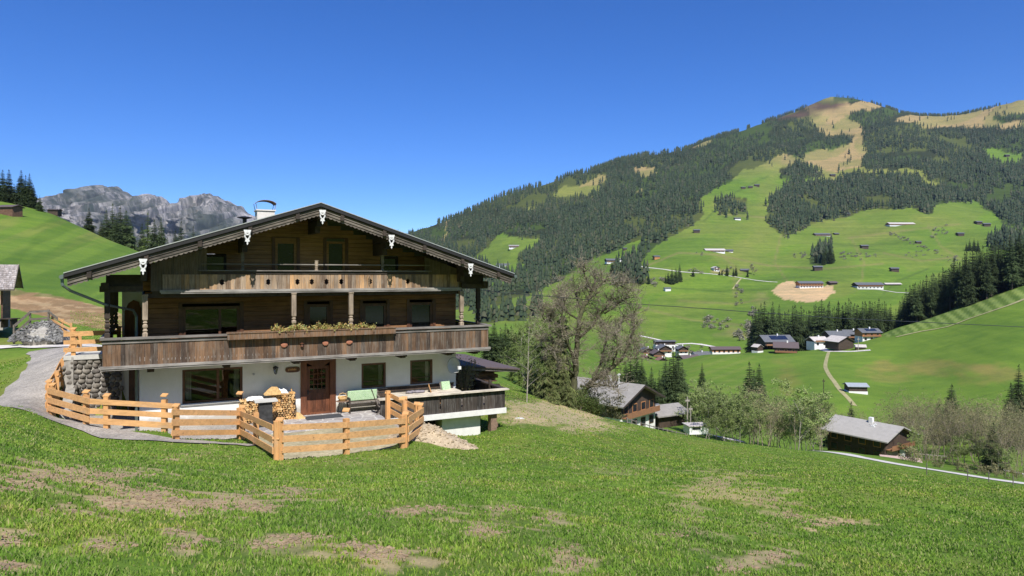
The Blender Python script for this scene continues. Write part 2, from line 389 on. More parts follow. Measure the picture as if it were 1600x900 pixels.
# ramp fence: post top pixel and distance; foot 1.1 m lower
RT = [(77,597,25.9),(89,579,27.6),(98,561,29.5),(107,548,31.2),(113,537,32.8),(117,529,34.3),(125,520,35.8)]
RW = [at(*p)-Vector((0, 0, 1.12)) for p in RT]
HA = Vector((-14.93, 25.2, 0)); HU = Vector((.892, .452, 0)); HV = Vector((-.452, .892, 0)); HG = -6.05
def hw(s, d, z): return HA+HU*s+HV*d+Vector((0, 0, z))
ctrl = []
def cadd(X, Y, z): ctrl.append((X, Y, z))
for Y in (-4, 0, 3, 7, 12):
    for k in (-1.3, -.9, -.5, -.1, .3, .7, 1.1):
        X = k*(Y+8); cadd(X, Y, -1.6-.2*Y-.12*X)
for px, L in PROF.items():
    for Y, py in L: p = at(px, py, Y); cadd(*p)
for p in FW[:11]: cadd(*p)
for p in RW: cadd(p.x-.1, p.y, p.z)
for q in ((60,640,25),(35,600,31),(60,570,36),(745,684,31.5),(700,690,28.5),(780,668,33),(330,700,21),(150,690,22.5),(520,730,19.5),(660,700,24)): cadd(*at(*q))
for s in (3, 8, 13): cadd(*hw(s, 14, -4.6))
ctrl = np.array(ctrl)
def wcoord(X, Y): return X/(Y+12)*2.6, np.log(Y+12)
def gval(X, Y, z): return (z+1.6)/(Y+12)
cx, cy = wcoord(ctrl[:, 0], ctrl[:, 1]); cg = gval(*ctrl.T)
def U(r2): return .5*r2*np.log(r2+1e-12)
n_ = len(ctrl); K = U((cx[:, None]-cx[None])**2+(cy[:, None]-cy[None])**2)+np.eye(n_)*2e-4
P_ = np.stack([np.ones(n_), cx, cy], 1); Lm = np.zeros((n_+3, n_+3)); Lm[:n_, :n_] = K; Lm[:n_, n_:] = P_; Lm[n_:, :n_] = P_.T
sol = np.linalg.solve(Lm, np.concatenate([cg, np.zeros(3)]))
def tps(X, Y):
    a, b = wcoord(X, Y); a = a.ravel(); b = b.ravel(); out = np.empty_like(a)
    for i in range(0, len(a), 40000):
        aa = a[i:i+40000, None]; bb = b[i:i+40000, None]
        out[i:i+40000] = U((aa-cx)**2+(bb-cy)**2) @ sol[:n_] + sol[n_]+sol[n_+1]*aa[:, 0]+sol[n_+2]*bb[:, 0]
    return (out.reshape(X.shape)*(Y+12)-1.6)
def inpoly(px, py, poly):
    inside = np.zeros(px.shape, bool); n = len(poly)
    for i in range(n):
        x1, y1 = poly[i]; x2, y2 = poly[(i+1) % n]
        if y1 == y2: continue
        c = ((y1 > py) != (y2 > py)) & (px < (x2-x1)*(py-y1)/(y2-y1)+x1); inside ^= c
    return inside
def segdist(X, Y, poly, closed=True):
    d = np.full(X.shape, 1e9); n = len(poly)
    for i in range(n if closed else n-1):
        x1, y1 = poly[i][:2]; x2, y2 = poly[(i+1) % n][:2]; dx, dy = x2-x1, y2-y1; L = dx*dx+dy*dy+1e-9
        t = np.clip(((X-x1)*dx+(Y-y1)*dy)/L, 0, 1); d = np.minimum(d, np.hypot(X-x1-t*dx, Y-y1-t*dy))
    return d
def xy(p): return (p[0], p[1])
RET0 = hw(-1.75, 5.8, 0)                                 # inner corner of the stone wall
TERR = [xy(FW[1]), xy(FW[2]), xy(FW[3]), xy(FW[4]+Vector((0,.4,0))), xy(FW[5]), xy(FW[6]), xy(FW[7]+Vector((0,.3,0))), xy(FW[8]), xy(FW[9]), xy(FW[10]),
        xy(FW[12]+Vector((.6, .3, 0))), xy(hw(9.9, .5, 0)), xy(hw(13, .5, 0)), xy(hw(13.5, 12, 0)), xy(hw(1, 12, 0)), xy(hw(.5, 6.0, 0)), xy(RET0), xy(RW[5]), xy(RW[3]), xy(RW[1]), xy(FW[0])]
NC, NR = 900, 760
un = np.linspace(-1.32, 1.32, NC); lny = np.linspace(math.log(9.0), math.log(9000.0), NR)
UU, LL = np.meshgrid(un, lny); GY = np.exp(LL)-12; GX = UU*(GY+12)
GZ = tps(GX, GY)
# relief: gentle lumps near, gullies far
far = np.clip((GY-500)/1500, 0, 1)
rel = (fbm(GX/260+3, GY/260+8, 5)-.5)*46*far + (fbm(GX/60, GY/60, 4)-.5)*14*far
rel += (fbm(GX/30+5, GY/30, 3)-.5)*1.2*np.clip((GY-60)/200, 0, 1)
near = np.clip(1-(GY-60)/60, 0, 1)
rel += near*((fbm(GX/2.2, GY/2.2, 3)-.5)*.14+(fbm(GX/.5, GY/.5, 2)-.5)*.035)
GZ += rel
tin = inpoly(GX, GY, TERR); td = segdist(GX, GY, TERR)
w = np.where(tin, np.clip(td/.9, 0, 1), 0); leftside = (GX < -15.2) & tin; w = np.where(leftside, np.clip(td/.15, 0, 1), w)
w = w*w*(3-2*w)
GZ = GZ*(1-w)+(HG-.05)*w
def ground(X, Y):
    a = (X/(Y+12)-un[0])/(un[1]-un[0]); b = (math.log(Y+12)-lny[0])/(lny[1]-lny[0])
    i = min(max(int(a), 0), NC-2); j = min(max(int(b), 0), NR-2); a = min(max(a-i, 0), 1); b = min(max(b-j, 0), 1)
    return float((GZ[j, i]*(1-a)+GZ[j, i+1]*a)*(1-b)+(GZ[j+1, i]*(1-a)+GZ[j+1, i+1]*a)*b)
def groundA(X, Y):
    a = (X/(Y+12)-un[0])/(un[1]-un[0]); b = (np.log(Y+12)-lny[0])/(lny[1]-lny[0])
    i = np.clip(a.astype(int), 0, NC-2); j = np.clip(b.astype(int), 0, NR-2); a = np.clip(a-i, 0, 1); b = np.clip(b-j, 0, 1)
    return (GZ[j, i]*(1-a)+GZ[j, i+1]*a)*(1-b)+(GZ[j+1, i]*(1-a)+GZ[j+1, i+1]*a)*b
YS = np.exp(np.linspace(math.log(3), math.log(8500), 1400))
_hc = {}
def hit(px, py, ymin=0):
    """distance at which the ground is first seen at this picture point, beyond ymin"""
    k = round(px*2)/2
    if k not in _hc: _hc[k] = HY-F*groundA((k-800)/F*YS, YS)/YS
    a = _hc[k]; i0 = int(np.searchsorted(YS, ymin)); r = a[i0:]
    j = np.nonzero(r <= py)[0]
    if len(j) == 0: return float(YS[i0+int(np.argmin(r))])
    j = j[0]
    if j == 0: return float(YS[i0])
    t = (r[j-1]-py)/(r[j-1]-r[j]+1e-9); return float(YS[i0+j-1]*(1-t)+YS[i0+j]*t)
def spot(px, py, ymin=0):
    Y = hit(px, py, ymin); X = (px-800)/F*Y; return Vector((X, Y, ground(X, Y)))
# ---------------------------------------------------------------- land cover (own colours of turf, soil, heath)
PX = 800+F*GX/np.maximum(GY, .5); PY = HY-F*GZ/np.maximum(GY, .5)
rag = (fbm(PX/14, PY/14, 4)-.5)*16*np.clip(GY/900, 0, 1); rag2 = (fbm(PX/14+40, PY/14+40, 4)-.5)*12*np.clip(GY/900, 0, 1)
QX = PX+rag; QY = PY+rag2
def cone(x, n=9): return x
FOREST = [
 [(540,400),(600,365),(640,355),(700,335),(1000,225),(1200,165),(1262,162),(1268,188),(1290,215),(1330,212),(1333,222),(1300,232),(1259,238),(1256,247),(1230,240),(1212,246),(1190,258),(1160,268),(1120,296),(1095,310),(1100,335),(1080,352),(1040,375),(1003,404),(998,420),(1021,440),(1000,446),(953,445),(957,412),(1000,395),(1007,366),(970,387),(930,405),(897,423),(870,440),(845,455),(780,474),(740,482),(700,480),(540,480)],
 [(1197,346),(1223,368),(1241,365),(1267,350),(1318,339),(1347,328),(1424,324),(1439,332),(1457,333),(1461,317),(1527,315),(1556,335),(1571,352),(1600,356),(1900,360),(1900,150),(1600,120),(1440,120),(1303,120),(1303,158),(1330,180),(1345,205),(1351,233),(1345,266),(1300,285),(1237,281),(1204,310)],
 [(1120,315),(1164,309),(1165,335),(1120,336)],
 [(1219,262),(1256,250),(1259,258),(1288,272),(1270,278),(1219,280),(1219,268)],
 [(740,485),(845,472),(845,496),(790,502),(740,505)],
 [(1278,385),(1300,380),(1300,411),(1264,411)],
 [(1545,372),(1600,360),(1700,360),(1700,385),(1545,392)],
]
CLEAR = [
 ('green', [(743,401),(761,383),(779,366),(798,366),(812,372),(842,372),(847,390),(812,394),(809,405),(827,423),(790,425),(760,415)]),
 ('green', [(752,442),(800,438),(795,447),(755,450)]),
 ('tan', [(1267,192),(1296,170),(1303,160),(1373,160),(1376,166),(1340,176),(1307,180),(1340,190),(1351,209),(1311,209),(1303,196)]),
 ('tan', [(1333,214),(1340,209),(1336,229),(1351,233),(1345,266),(1296,266),(1281,262),(1267,256),(1256,247),(1259,240),(1292,234),(1322,229)]),
 ('tan', [(1212,244),(1230,238),(1234,245),(1223,247)]),
 ('olive', [(1278,275),(1311,267),(1347,263),(1399,262),(1443,266),(1450,280),(1468,286),(1477,296),(1450,293),(1435,277),(1399,269),(1355,271),(1314,273),(1311,281),(1296,280)]),
 ('tan', [(1402,180),(1432,176),(1439,170),(1487,168),(1534,165),(1600,140),(1700,120),(1700,180),(1556,178),(1556,190),(1600,189),(1600,198),(1571,203),(1556,198),(1487,201),(1446,201),(1428,192),(1399,189)]),
 ('green', [(1536,231),(1560,233),(1600,244),(1600,255),(1560,258),(1542,244)]),
 ('tan', [(990,262),(1025,262),(1028,272),(1005,278),(990,270)]),
 ('tan', [(905,290),(940,270),(950,276),(936,290),(915,292)]),
 ('olive', [(868,298),(885,290),(935,290),(936,297),(920,308),(870,310)]),
 ('tan', [(993,297),(1006,293),(1004,300),(994,303)]),
 ('olive', [(815,329),(845,319),(845,324),(820,333)]),
 ('tan', [(1080,218),(1118,212),(1110,225),(1085,232)]),
 ('tan', [(694,385),(704,340),(701,340),(688,385)]),
]
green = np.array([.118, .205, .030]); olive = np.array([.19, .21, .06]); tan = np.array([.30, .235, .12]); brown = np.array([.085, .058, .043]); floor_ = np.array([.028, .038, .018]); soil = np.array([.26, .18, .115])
COV = np.empty(GX.shape+(3,)); COV[:] = green
def paint(mask, col):
    m = np.clip(mask, 0, 1)[..., None]; COV[:] = COV*(1-m)+np.asarray(col)*m
n1 = fbm(PX/60, PY/40, 4); n2 = fbm(GX/25+9, GY/25, 4)
paint(np.clip((n1-.5)*3, 0, .4)*(GY > 600), [.15, .19, .045])
isf = GY > 600
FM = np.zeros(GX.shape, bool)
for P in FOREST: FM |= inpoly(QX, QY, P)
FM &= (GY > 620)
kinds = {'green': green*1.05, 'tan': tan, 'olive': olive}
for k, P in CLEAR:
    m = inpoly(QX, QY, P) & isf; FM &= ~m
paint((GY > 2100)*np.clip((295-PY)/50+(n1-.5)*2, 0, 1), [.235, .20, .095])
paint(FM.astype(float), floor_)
for k, P in CLEAR: paint((inpoly(QX, QY, P) & isf).astype(float), kinds[k])
def blobs(L, col, ymin, ymax, amp=.35, nx=30, ny=12):
    nn = (fbm(PX/nx+3, PY/ny+7, 4)-.5)*2*amp*2
    for (x, y, rx, ry, st) in L:
        d = np.sqrt(((PX-x)/rx)**2+((PY-y)/ry)**2); paint(np.clip((1-d+nn)*1.6, 0, 1)*st*((GY > ymin) & (GY < ymax)), col)
blobs([(1235,180,60,8,1)], brown, 2500, 5000); blobs([(1298,165,40,13,1)], brown, 2500, 5000)
blobs([(1150,400,60,30,.5),(1350,370,90,12,.4),(1200,300,30,25,.7),(1460,345,60,12,.4),(1190,360,30,30,.4),(1140,320,60,14,.5),(1000,420,60,8,.3),(1300,350,60,10,.5),(1400,360,40,15,.4)], olive, 800, 3000)
blobs([(1145,520,38,14,.85),(1190,470,20,18,.5),(1120,425,22,6,.8),(1150,452,7,30,.35)], [.27, .23, .11], 500, 1500)
fv = vnoise(PX/75+PY/60, PY/22+PX/300); fq = np.floor(fv*5)/4; inm = (GY > 600)
paint(inm*(fq > .7)*.35, [.16, .20, .05]); paint(inm*(fq < .3)*.35, [.085, .155, .028])
def lines(L, col, wpx, st, ymin=600):
    for Pl in L:
        d = segdist(PX, PY, Pl, False); paint(np.clip(1.4-d/wpx, 0, 1)*st*(GY > ymin)*~FM, col)
lines([[(1120,335),(1200,340),(1250,362)],[(1000,420),(1060,395),(1120,398),(1200,415)],[(1200,415),(1290,420),(1380,412)],[(1325,372),(1400,362),(1500,350)],[(1220,368),(1210,410),(1230,440)],[(1060,470),(1150,475),(1200,466)],[(1330,372),(1350,410),(1345,448)],[(1450,352),(1470,385),(1500,405)],[(1130,400),(1160,430)],[(1380,395),(1440,408),(1490,402)],[(1000,480),(1080,500),(1160,508)]], [.20, .19, .08], 1.6, .6)
lines([[(1100,345),(1150,300),(1200,275)],[(1180,440),(1260,432),(1330,440)],[(1040,450),(1120,455),(1200,452)],[(1290,380),(1340,384),(1420,380)],[(1450,420),(1400,440),(1380,460)]], [.07, .12, .03], 1.5, .6)
# bare excavated soil under the wood-clad farmhouse
paint((inpoly(QX, QY, [(1203,455),(1218,442),(1250,441),(1300,449),(1306,458),(1290,468),(1258,472),(1225,467)]) & isf).astype(float), [.48, .36, .22])
# right meadow: mown stripes, reddish dry patch, tracks
stripe = inpoly(PX, PY, [(1380,522),(1400,515),(1440,500),(1500,480),(1600,447),(1700,420),(1700,440),(1600,472),(1520,495),(1480,508),(1440,515),(1385,527)]) & (GY > 300) & (GY < 520)
tt_ = PX-1385-.9*(PY-(525-.36*(PX-1385))); sv = np.sin(2*np.pi*tt_/(11.5+.018*np.clip(tt_, 0, 300))); paint(stripe*1., [.09, .155, .03]); paint(stripe*np.clip(sv*2.0+.3, 0, 1), [.185, .265, .075])
st2 = inpoly(PX, PY, [(1075,590),(1080,566),(1120,552),(1180,546),(1185,600),(1150,620),(1100,615)]) & (GY > 200) & (GY < 470)
paint(st2*np.clip(np.sin((PY+.35*PX)/1.9)*1.5+.1, 0, 1)*.5, [.16, .22, .05])
blobs([(1450,575,110,13,.6),(1560,585,60,16,.5),(1230,585,22,28,.45),(1380,590,50,9,.4)], [.24, .20, .07], 170, 420, .45)
# left hill: ploughed strip, pale dry crest
plough = inpoly(PX+(fbm(PX/20, PY/8, 3)-.5)*14, PY+(fbm(PX/20, PY/8, 3)-.5)*8, [(-400,400),(-40,440),(0,448),(40,455),(90,462),(130,472),(165,482),(215,500),(300,520),(300,540),(200,525),(150,512),(100,503),(60,492),(0,478),(-400,450)]) & (GY > 52) & (GY < 130)
paint(plough.astype(float)*.95, [.25, .165, .10]); paint(plough*np.clip((fbm(PX/18, PY/3, 4)-.5)*6, 0, .7), [.40, .30, .19])
lefth = (PX < 520) & (GY > 90) & (GY < 600)
paint(lefth*np.clip((fbm(PX/70, (PY+.35*PX)/10, 4)-.46)*4, 0, .55)*np.clip((GY-110)/150, 0, 1), [.20, .215, .065])
paint(lefth*np.clip((fbm(PX/90+4, (PY+.4*PX)/16, 3)-.5)*4, 0, .5), [.062, .13, .018])
# near meadow: worn path, dry patches, mole-dug soil

NEARD = [(60,745,60,8,.8),(230,775,60,10,.9),(400,795,50,8,.8),(180,745,60,8,.7),(640,800,50,7,.6),(480,840,60,9,.7),(250,790,130,16,.95),(130,745,110,14,.8),(330,790,90,14,.85),(440,770,90,10,.75),(15,760,45,10,.9),(200,760,70,10,.6),(590,865,70,14,.8),(300,850,40,10,.8),(275,835,30,12,.6),(555,852,40,10,.7),(10,845,30,10,.8),(10,885,25,10,.9),(680,795,60,7,.6),(790,795,40,7,.6),(760,830,40,9,.7),(860,808,30,9,.7),(165,852,40,10,.5),(700,755,70,5,.3),(895,880,30,10,.7),(1150,890,40,9,.7),(1205,870,30,12,.8),(1130,755,60,16,.6),(1080,800,30,26,.5),(1190,780,45,14,.55),(1290,818,50,7,.85),(1240,805,50,8,.5),(1190,820,30,10,.3),(1010,710,40,6,.4),(880,860,30,14,.4),(980,735,50,8,.3),(300,710,60,5,.3),(540,720,50,4,.2),(420,850,60,8,.4),(90,800,50,8,.4),(1060,835,50,8,.3)]
def dnoise(X, Y): return (fbm(X/1.6+31, Y/.32+7, 4)-.5)*2.9+(fbm(X*2.6+5, Y*5.3, 3)-.5)*3.4
dn = dnoise(GX, GY)
DIRT = np.zeros(GX.shape)
for (x, y, rx, ry, st) in NEARD:
    d = np.sqrt(((PX-x)/rx)**2+((PY-y)/(ry*1.25))**2); DIRT = np.maximum(DIRT, np.clip((1.10-d+dn)*2.8, 0, 1)*min(1, st*1.2))
DIRT = np.where((GY > 2.5) & (GY < 26), DIRT, 0)
nb = (GY < 60)
paint(nb*np.clip((fbm(GX/3+2, GY/2, 5)-.47)*5, 0, .45), [.17, .19, .05])
paint(nb*np.clip((fbm(GX/5+22, GY/3, 4)-.5)*5, 0, .5), [.06, .125, .018])
paint(DIRT*.95, [.41, .33, .205])
for _ in range(2): blobs([(868,649,105,19,1.0),(832,634,62,12,1),(930,668,60,12,.9),(790,629,25,7,.9)], [.42, .345, .225], 28, 78, .24, 22, 4)
paint((GY < 75)*(GY > 26)*np.clip((fbm(GX/6+12, GY/5, 4)-.55)*5, 0, .5), [.20, .21, .06])
# path rim by the gravel, dry turf
V = np.stack([GX, GY, GZ], -1).reshape(-1, 3)
ii = np.arange(NR*NC).reshape(NR, NC); Q = np.stack([ii[:-1, :-1], ii[:-1, 1:], ii[1:, 1:], ii[1:, :-1]], -1).reshape(-1, 4)
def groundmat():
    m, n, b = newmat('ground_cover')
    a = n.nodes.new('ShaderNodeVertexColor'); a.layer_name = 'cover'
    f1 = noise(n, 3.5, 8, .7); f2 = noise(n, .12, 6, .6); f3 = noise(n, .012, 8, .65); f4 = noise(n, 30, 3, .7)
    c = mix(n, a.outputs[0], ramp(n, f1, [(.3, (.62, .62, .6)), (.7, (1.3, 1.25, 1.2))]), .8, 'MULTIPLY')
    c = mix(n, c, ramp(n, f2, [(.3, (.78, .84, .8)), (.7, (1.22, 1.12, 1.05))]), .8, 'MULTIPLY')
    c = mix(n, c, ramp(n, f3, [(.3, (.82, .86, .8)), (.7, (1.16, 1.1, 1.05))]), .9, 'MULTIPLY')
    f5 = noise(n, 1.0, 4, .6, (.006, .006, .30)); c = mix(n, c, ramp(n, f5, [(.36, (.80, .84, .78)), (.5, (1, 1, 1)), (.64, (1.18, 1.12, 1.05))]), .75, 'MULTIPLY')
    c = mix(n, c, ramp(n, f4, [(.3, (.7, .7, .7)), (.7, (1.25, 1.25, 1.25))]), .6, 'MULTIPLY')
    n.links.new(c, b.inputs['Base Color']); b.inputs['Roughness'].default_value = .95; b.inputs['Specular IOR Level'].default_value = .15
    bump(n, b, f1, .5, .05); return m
MAT['ground'] = groundmat()
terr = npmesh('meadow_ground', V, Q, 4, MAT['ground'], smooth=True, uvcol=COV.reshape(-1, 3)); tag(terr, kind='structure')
def uphill():                                            # the meadow goes on rising behind the camera
    xs = np.linspace(-260, 260, 90); ys = -np.exp(np.linspace(math.log(2.9), math.log(330), 70)); XX, YY = np.meshgrid(xs, ys)
    Z = -1.6-.2*YY-.12*np.clip(XX, -140, 140)+np.clip(-YY-6, 0, 400)**1.25*.11-.04+(fbm(XX/40, YY/40, 3)-.5)*np.clip(-YY/20, 0, 5)
    V_ = np.stack([XX, YY, Z], -1).reshape(-1, 3); r, c = XX.shape; i = np.arange(r*c).reshape(r, c)
    Qd = np.stack([i[:-1, :-1], i[1:, :-1], i[1:, 1:], i[:-1, 1:]], -1).reshape(-1, 4); col = np.empty((r*c, 3)); col[:] = green
    tag(npmesh('uphill_meadow', V_, Qd, 4, MAT['ground'], smooth=True, uvcol=col), kind='structure')
uphill()
# ---------------------------------------------------------------- rocky mountains far left
def rocks():
    sil = [(-60,350),(60,335),(85,324),(110,315),(138,301),(160,291),(184,294),(203,304),(218,313),(240,303),(260,310),(277,328),(292,313),(310,305),(330,305),(352,311),(375,322),(392,333),(430,352),(480,368),(560,385),(640,400)]
    xs = np.linspace(-60, 640, 420); ys = np.interp(xs, [a for a, b in sil], [b for a, b in sil])
    ys = ys-(fbm(xs/6, xs*0+3, 5)-.5)*11
    T = np.linspace(0, 1.25, 190); XX, TT = np.meshgrid(xs, T)
    top = np.interp(XX, xs, ys); Yr = 5600.
    base = 446.
    t = np.clip(TT, 0, 1)
    ridg = 1-np.abs(2*fbm(XX/26+5, TT*2.2, 5)-1); rid2 = 1-np.abs(2*fbm(XX/7+5, TT*2.5, 5)-1)
    Y = Yr-1500*(1-t)**1.0 - (ridg-.6)*900*np.sin(np.pi*np.clip(t, 0, 1))**.6 - (rid2-.6)*520*np.sin(np.pi*t)**.5
    hz = (HY-top)/F*Yr; z0 = (HY-base)/F*Yr
    z = z0+(hz-z0)*t**.9+(rid2-.6)*60*np.sin(np.pi*t)
    back = TT > 1; Y = np.where(back, Yr+(TT-1)*3500, Y); z = np.where(back, hz-(TT-1)*1800, z)
    X = (XX-800)/F*Yr
    V = np.stack([X, Y, z], -1).reshape(-1, 3); r, c = XX.shape
    i = np.arange(r*c).reshape(r, c); Qd = np.stack([i[:-1, :-1], i[:-1, 1:], i[1:, 1:], i[1:, :-1]], -1).reshape(-1, 4)
    m, n, b = newmat('limestone_rock')
    f = noise(n, .008, 12, .75, (1, 1, .28), dist=.6); g = noise(n, .0011, 6, .6, (1, 1, .6))
    geo = n.nodes.new('ShaderNodeNewGeometry')
    col = ramp(n, f, [(.36, (.05, .065, .045)), (.46, (.17, .165, .15)), (.53, (.40, .37, .345)), (.66, (.70, .665, .62))])
    col = mix(n, col, (.045, .062, .035), ramp(n, g, [(.42, (.9, .9, .9)), (.56, (0, 0, 0))]))
    n.links.new(col, b.inputs['Base Color']); b.inputs['Roughness'].default_value = .95
    bump(n, b, f, 1.0, 60)
    o = npmesh('rocky_mountains', V, Qd, 4, m); tag(o, kind='structure')
rocks()
# ---------------------------------------------------------------- draped ribbons (paths, roads)
def ribbon(name, pts, widths, mat, lift=.03, ymin=0, n=7, kind='structure', rag=.0, world=False, step=None):
    P = [Vector(p) if world else spot(p[0], p[1], ymin if len(p) < 3 else p[2]) for p in pts]
    if not hasattr(widths, '__len__'): widths = [widths]*len(P)
    out = []; W = []
    for i in range(len(P)-1):
        L = (P[i+1]-P[i]).length; k = max(1, int(L/(step or max(.4, P[i].y/90))))
        for j in range(k):
            t = j/k; p0 = P[max(i-1, 0)]; p1 = P[i]; p2 = P[i+1]; p3 = P[min(i+2, len(P)-1)]
            q = .5*((2*p1)+(p2-p0)*t+(2*p0-5*p1+4*p2-p3)*t*t+(3*p1-p0-3*p2+p3)*t**3)
            out.append(q); W.append(widths[i]*(1-t)+widths[i+1]*t)
    out.append(P[-1]); W.append(widths[-1]); V = []; Fc = []
    rnd = random.Random(len(out)); ph = rnd.random()*9
    for i, q in enumerate(out):
        d = (out[min(i+1, len(out)-1)]-out[max(i-1, 0)]); d.z = 0; d.normalize(); s = Vector((d.y, -d.x, 0))
        wl = W[i]*(1+rag*math.sin(i*.7+ph)+rag*rnd.uniform(-1, 1)); 
        for j in range(n):
            p = q+s*(wl*(j/(n-1)-.5)); V.append((p.x, p.y, ground(p.x, p.y)+lift))
    for i in range(len(out)-1):
        for j in range(n-1): a = i*n+j; Fc.append((a, a+1, a+n+1, a+n))
    o = npmesh(name, V, Fc, 4, mat, smooth=True); tag(o, kind=kind); return o
def gravelmat(name, c0, c1, sc_=40):
    m, n, b = newmat(name); f = noise(n, sc_, 4, .8); g = noise(n, .7, 6, .7)
    c = ramp(n, f, [(.3, c0), (.7, c1)]); c = mix(n, c, ramp(n, g, [(.35, (.68, .67, .66)), (.65, (1.22, 1.18, 1.14))]), .9, 'MULTIPLY')
    n.links.new(c, b.inputs['Base Color']); b.inputs['Roughness'].default_value = .95; bump(n, b, f, .6, .02); return m
MAT['gravel'] = gravelmat('gravel_mat', (.13, .12, .105), (.50, .47, .43), 13)
MAT['sandy'] = gravelmat('sandy_mat', (.22, .20, .11), (.46, .41, .28), 7)
MAT['road'] = gravelmat('road_mat', (.50, .48, .45), (.66, .64, .61), 3)
MAT['track'] = gravelmat('track_mat', (.28, .27, .12), (.36, .33, .17), .6)
# ================================================================ THE CHALET
rnd = random.Random(11)
HR = math.atan2(.452, .892)
chalet = empty('chalet', (HA.x, HA.y, HG), HR)
tag(chalet, 'large old timber chalet with white plastered ground floor and two long wooden balconies', 'chalet')
def hb(mb, name, mat, parent=None, smooth=False):        # house-frame coordinates: s, d, height relative to the eye
    o = mb.build(name, mat, parent or chalet, smooth)
    if parent is None: o.location = (0, 0, -HG)
    return o
RS, RZ, SL = 7.6, 2.9, .326
def zt(s): return RZ-SL*abs(s-RS)
D0 = 1.4
def wallholes(mb, x0, x1, z0, z1, y, th, holes):
    xs = sorted(set([x0, x1]+[h[0] for h in holes]+[h[1] for h in holes])); zs = sorted(set([z0, z1]+[h[2] for h in holes]+[h[3] for h in holes]))
    for i in range(len(xs)-1):
        for j in range(len(zs)-1):
            mx = (xs[i]+xs[i+1])/2; mz = (zs[j]+zs[j+1])/2
            if any(h[0] < mx < h[1] and h[2] < mz < h[3] for h in holes): continue
            mb.add([(xs[i], y, zs[j]), (xs[i+1], y, zs[j]), (xs[i+1], y, zs[j+1]), (xs[i], y, zs[j+1])], [(0, 1, 2, 3)])
    for a, b, c, d in holes:
        mb.add([(a, y, c), (a, y+th, c), (a, y+th, d), (a, y, d)], [(0, 1, 2, 3)]); mb.add([(b, y, c), (b, y, d), (b, y+th, d), (b, y+th, c)], [(0, 1, 2, 3)])
        mb.add([(a, y, d), (a, y+th, d), (b, y+th, d), (b, y, d)], [(0, 1, 2, 3)]); mb.add([(a, y, c), (b, y, c), (b, y+th, c), (a, y+th, c)], [(0, 1, 2, 3)])
def courses(mb, x0f, z0, z1, y, h, holes, th=.12):        # horizontal logs, x0f(z)->(x0,x1)
    z = z0; k = 0
    while z < z1-.02:
        zz = min(z+h, z1); a, b = x0f(zz)
        iv = [(a, b)]
        for hx0, hx1, hz0, hz1 in holes:
            if hz0 < zz-.02 and hz1 > z+.02:
                nv = []
                for p, q in iv:
                    if hx1 <= p or hx0 >= q: nv.append((p, q)); continue
                    if hx0 > p: nv.append((p, hx0))
                    if hx1 < q: nv.append((hx1, q))
                iv = nv
        for p, q in iv:
            if q-p < .05: continue
            j = rnd.uniform(-.006, .006)
            mb.add([(p, y+j+.012, z), (q, y+j+.012, z), (q, y+j, z+.025), (p, y+j, z+.025), (p, y+j, zz-.03), (q, y+j, zz-.03), (q, y+j+.014, zz-.006), (p, y+j+.014, zz-.006), (p, y+th, z), (q, y+th, z), (q, y+th, zz), (p, y+th, zz)],
                   [(0, 1, 2, 3), (3, 2, 5, 4), (4, 5, 6, 7), (7, 6, 10, 11), (8, 9, 1, 0), (11, 10, 9, 8), (0, 3, 4, 7, 11, 8), (1, 9, 10, 6, 5, 2)])
        z = zz
WG = [(2.66, 4.92, -5.16, -3.79), (9.9, 11.02, -5.08, -3.96), (12.17, 13.27, -5.06, -3.94)]
DOOR = (7.30, 8.70, -6.08, -3.66)
m = MB(); wallholes(m, 1.15, 14.44, -6.3, -3.2, D0, .42, WG+[DOOR]); w = hb(m, 'ground_floor_wall', MAT['plaster'])
m = MB(); m.box(1.15, 1.2, D0+.002, 6, -6.3, -3.2); hb(m, 'side_wall', MAT['plaster']); m = MB(); m.box(14.38, 14.438, D0+.002, 13, -7.6, -3.2); hb(m, 'side_wall', MAT['plaster']); m = MB(); m.box(.35, 1.15, 6.0, 13, -6.3, -.3); hb(m, 'side_wall', MAT['plaster'])
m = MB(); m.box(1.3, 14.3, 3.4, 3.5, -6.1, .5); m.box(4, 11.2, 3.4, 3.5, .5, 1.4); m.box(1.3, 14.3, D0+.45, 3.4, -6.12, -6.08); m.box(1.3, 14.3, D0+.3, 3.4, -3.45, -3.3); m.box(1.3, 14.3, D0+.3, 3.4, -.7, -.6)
hb(m, 'dark_interior', MAT['shade_black'])  # near-black backing stands in for the darkness of the unlit rooms
m = MB(); m.box(.62, .98, 5.95, 6.02, -6.05, -4.1); hb(m, 'cellar_door', MAT['frame_wood'])
m = MB(); m.prism([(.45, -3.4), (.45, -1.6), (.6, -1.25), (.8, -1.1), (1.0, -1.2), (1.1, -1.5), (1.1, -3.4)], 5.93, 5.98); hb(m, 'arched_door', MAT['door_wood'])
UW = [(2.66, 4.82, -2.55, -1.27), (7.53, 8.49, -2.55, -1.26), (9.96, 11.05, -2.55, -1.27), (12.14, 13.27, -2.55, -1.26)]
m = MB(); courses(m, lambda z: (1.35, 14.44), -3.3, -.66, D0, .2, UW); 
for k in range(13):
    z = -3.3+.2*k; m.box(14.3, 14.44, D0+.13, 13, z, z+.19); m.box(1.35, 1.5, D0+.13, 13, z, z+.19)
hb(m, 'first_floor_wall', MAT['log_wall'])
GW = [(6.21, 7.08, -.5, 1.45), (8.35, 9.16, -.5, 1.48), (3.25, 4.3, .05, .85), (10.75, 11.6, .05, .85)]
def gx(z):
    h = min(6.4, (RZ-.28-z)/SL); return (RS-h, RS+h)
m = MB(); courses(m, gx, -.6, 2.55, D0, .185, GW); hb(m, 'gable_wall', MAT['gable_wall'])
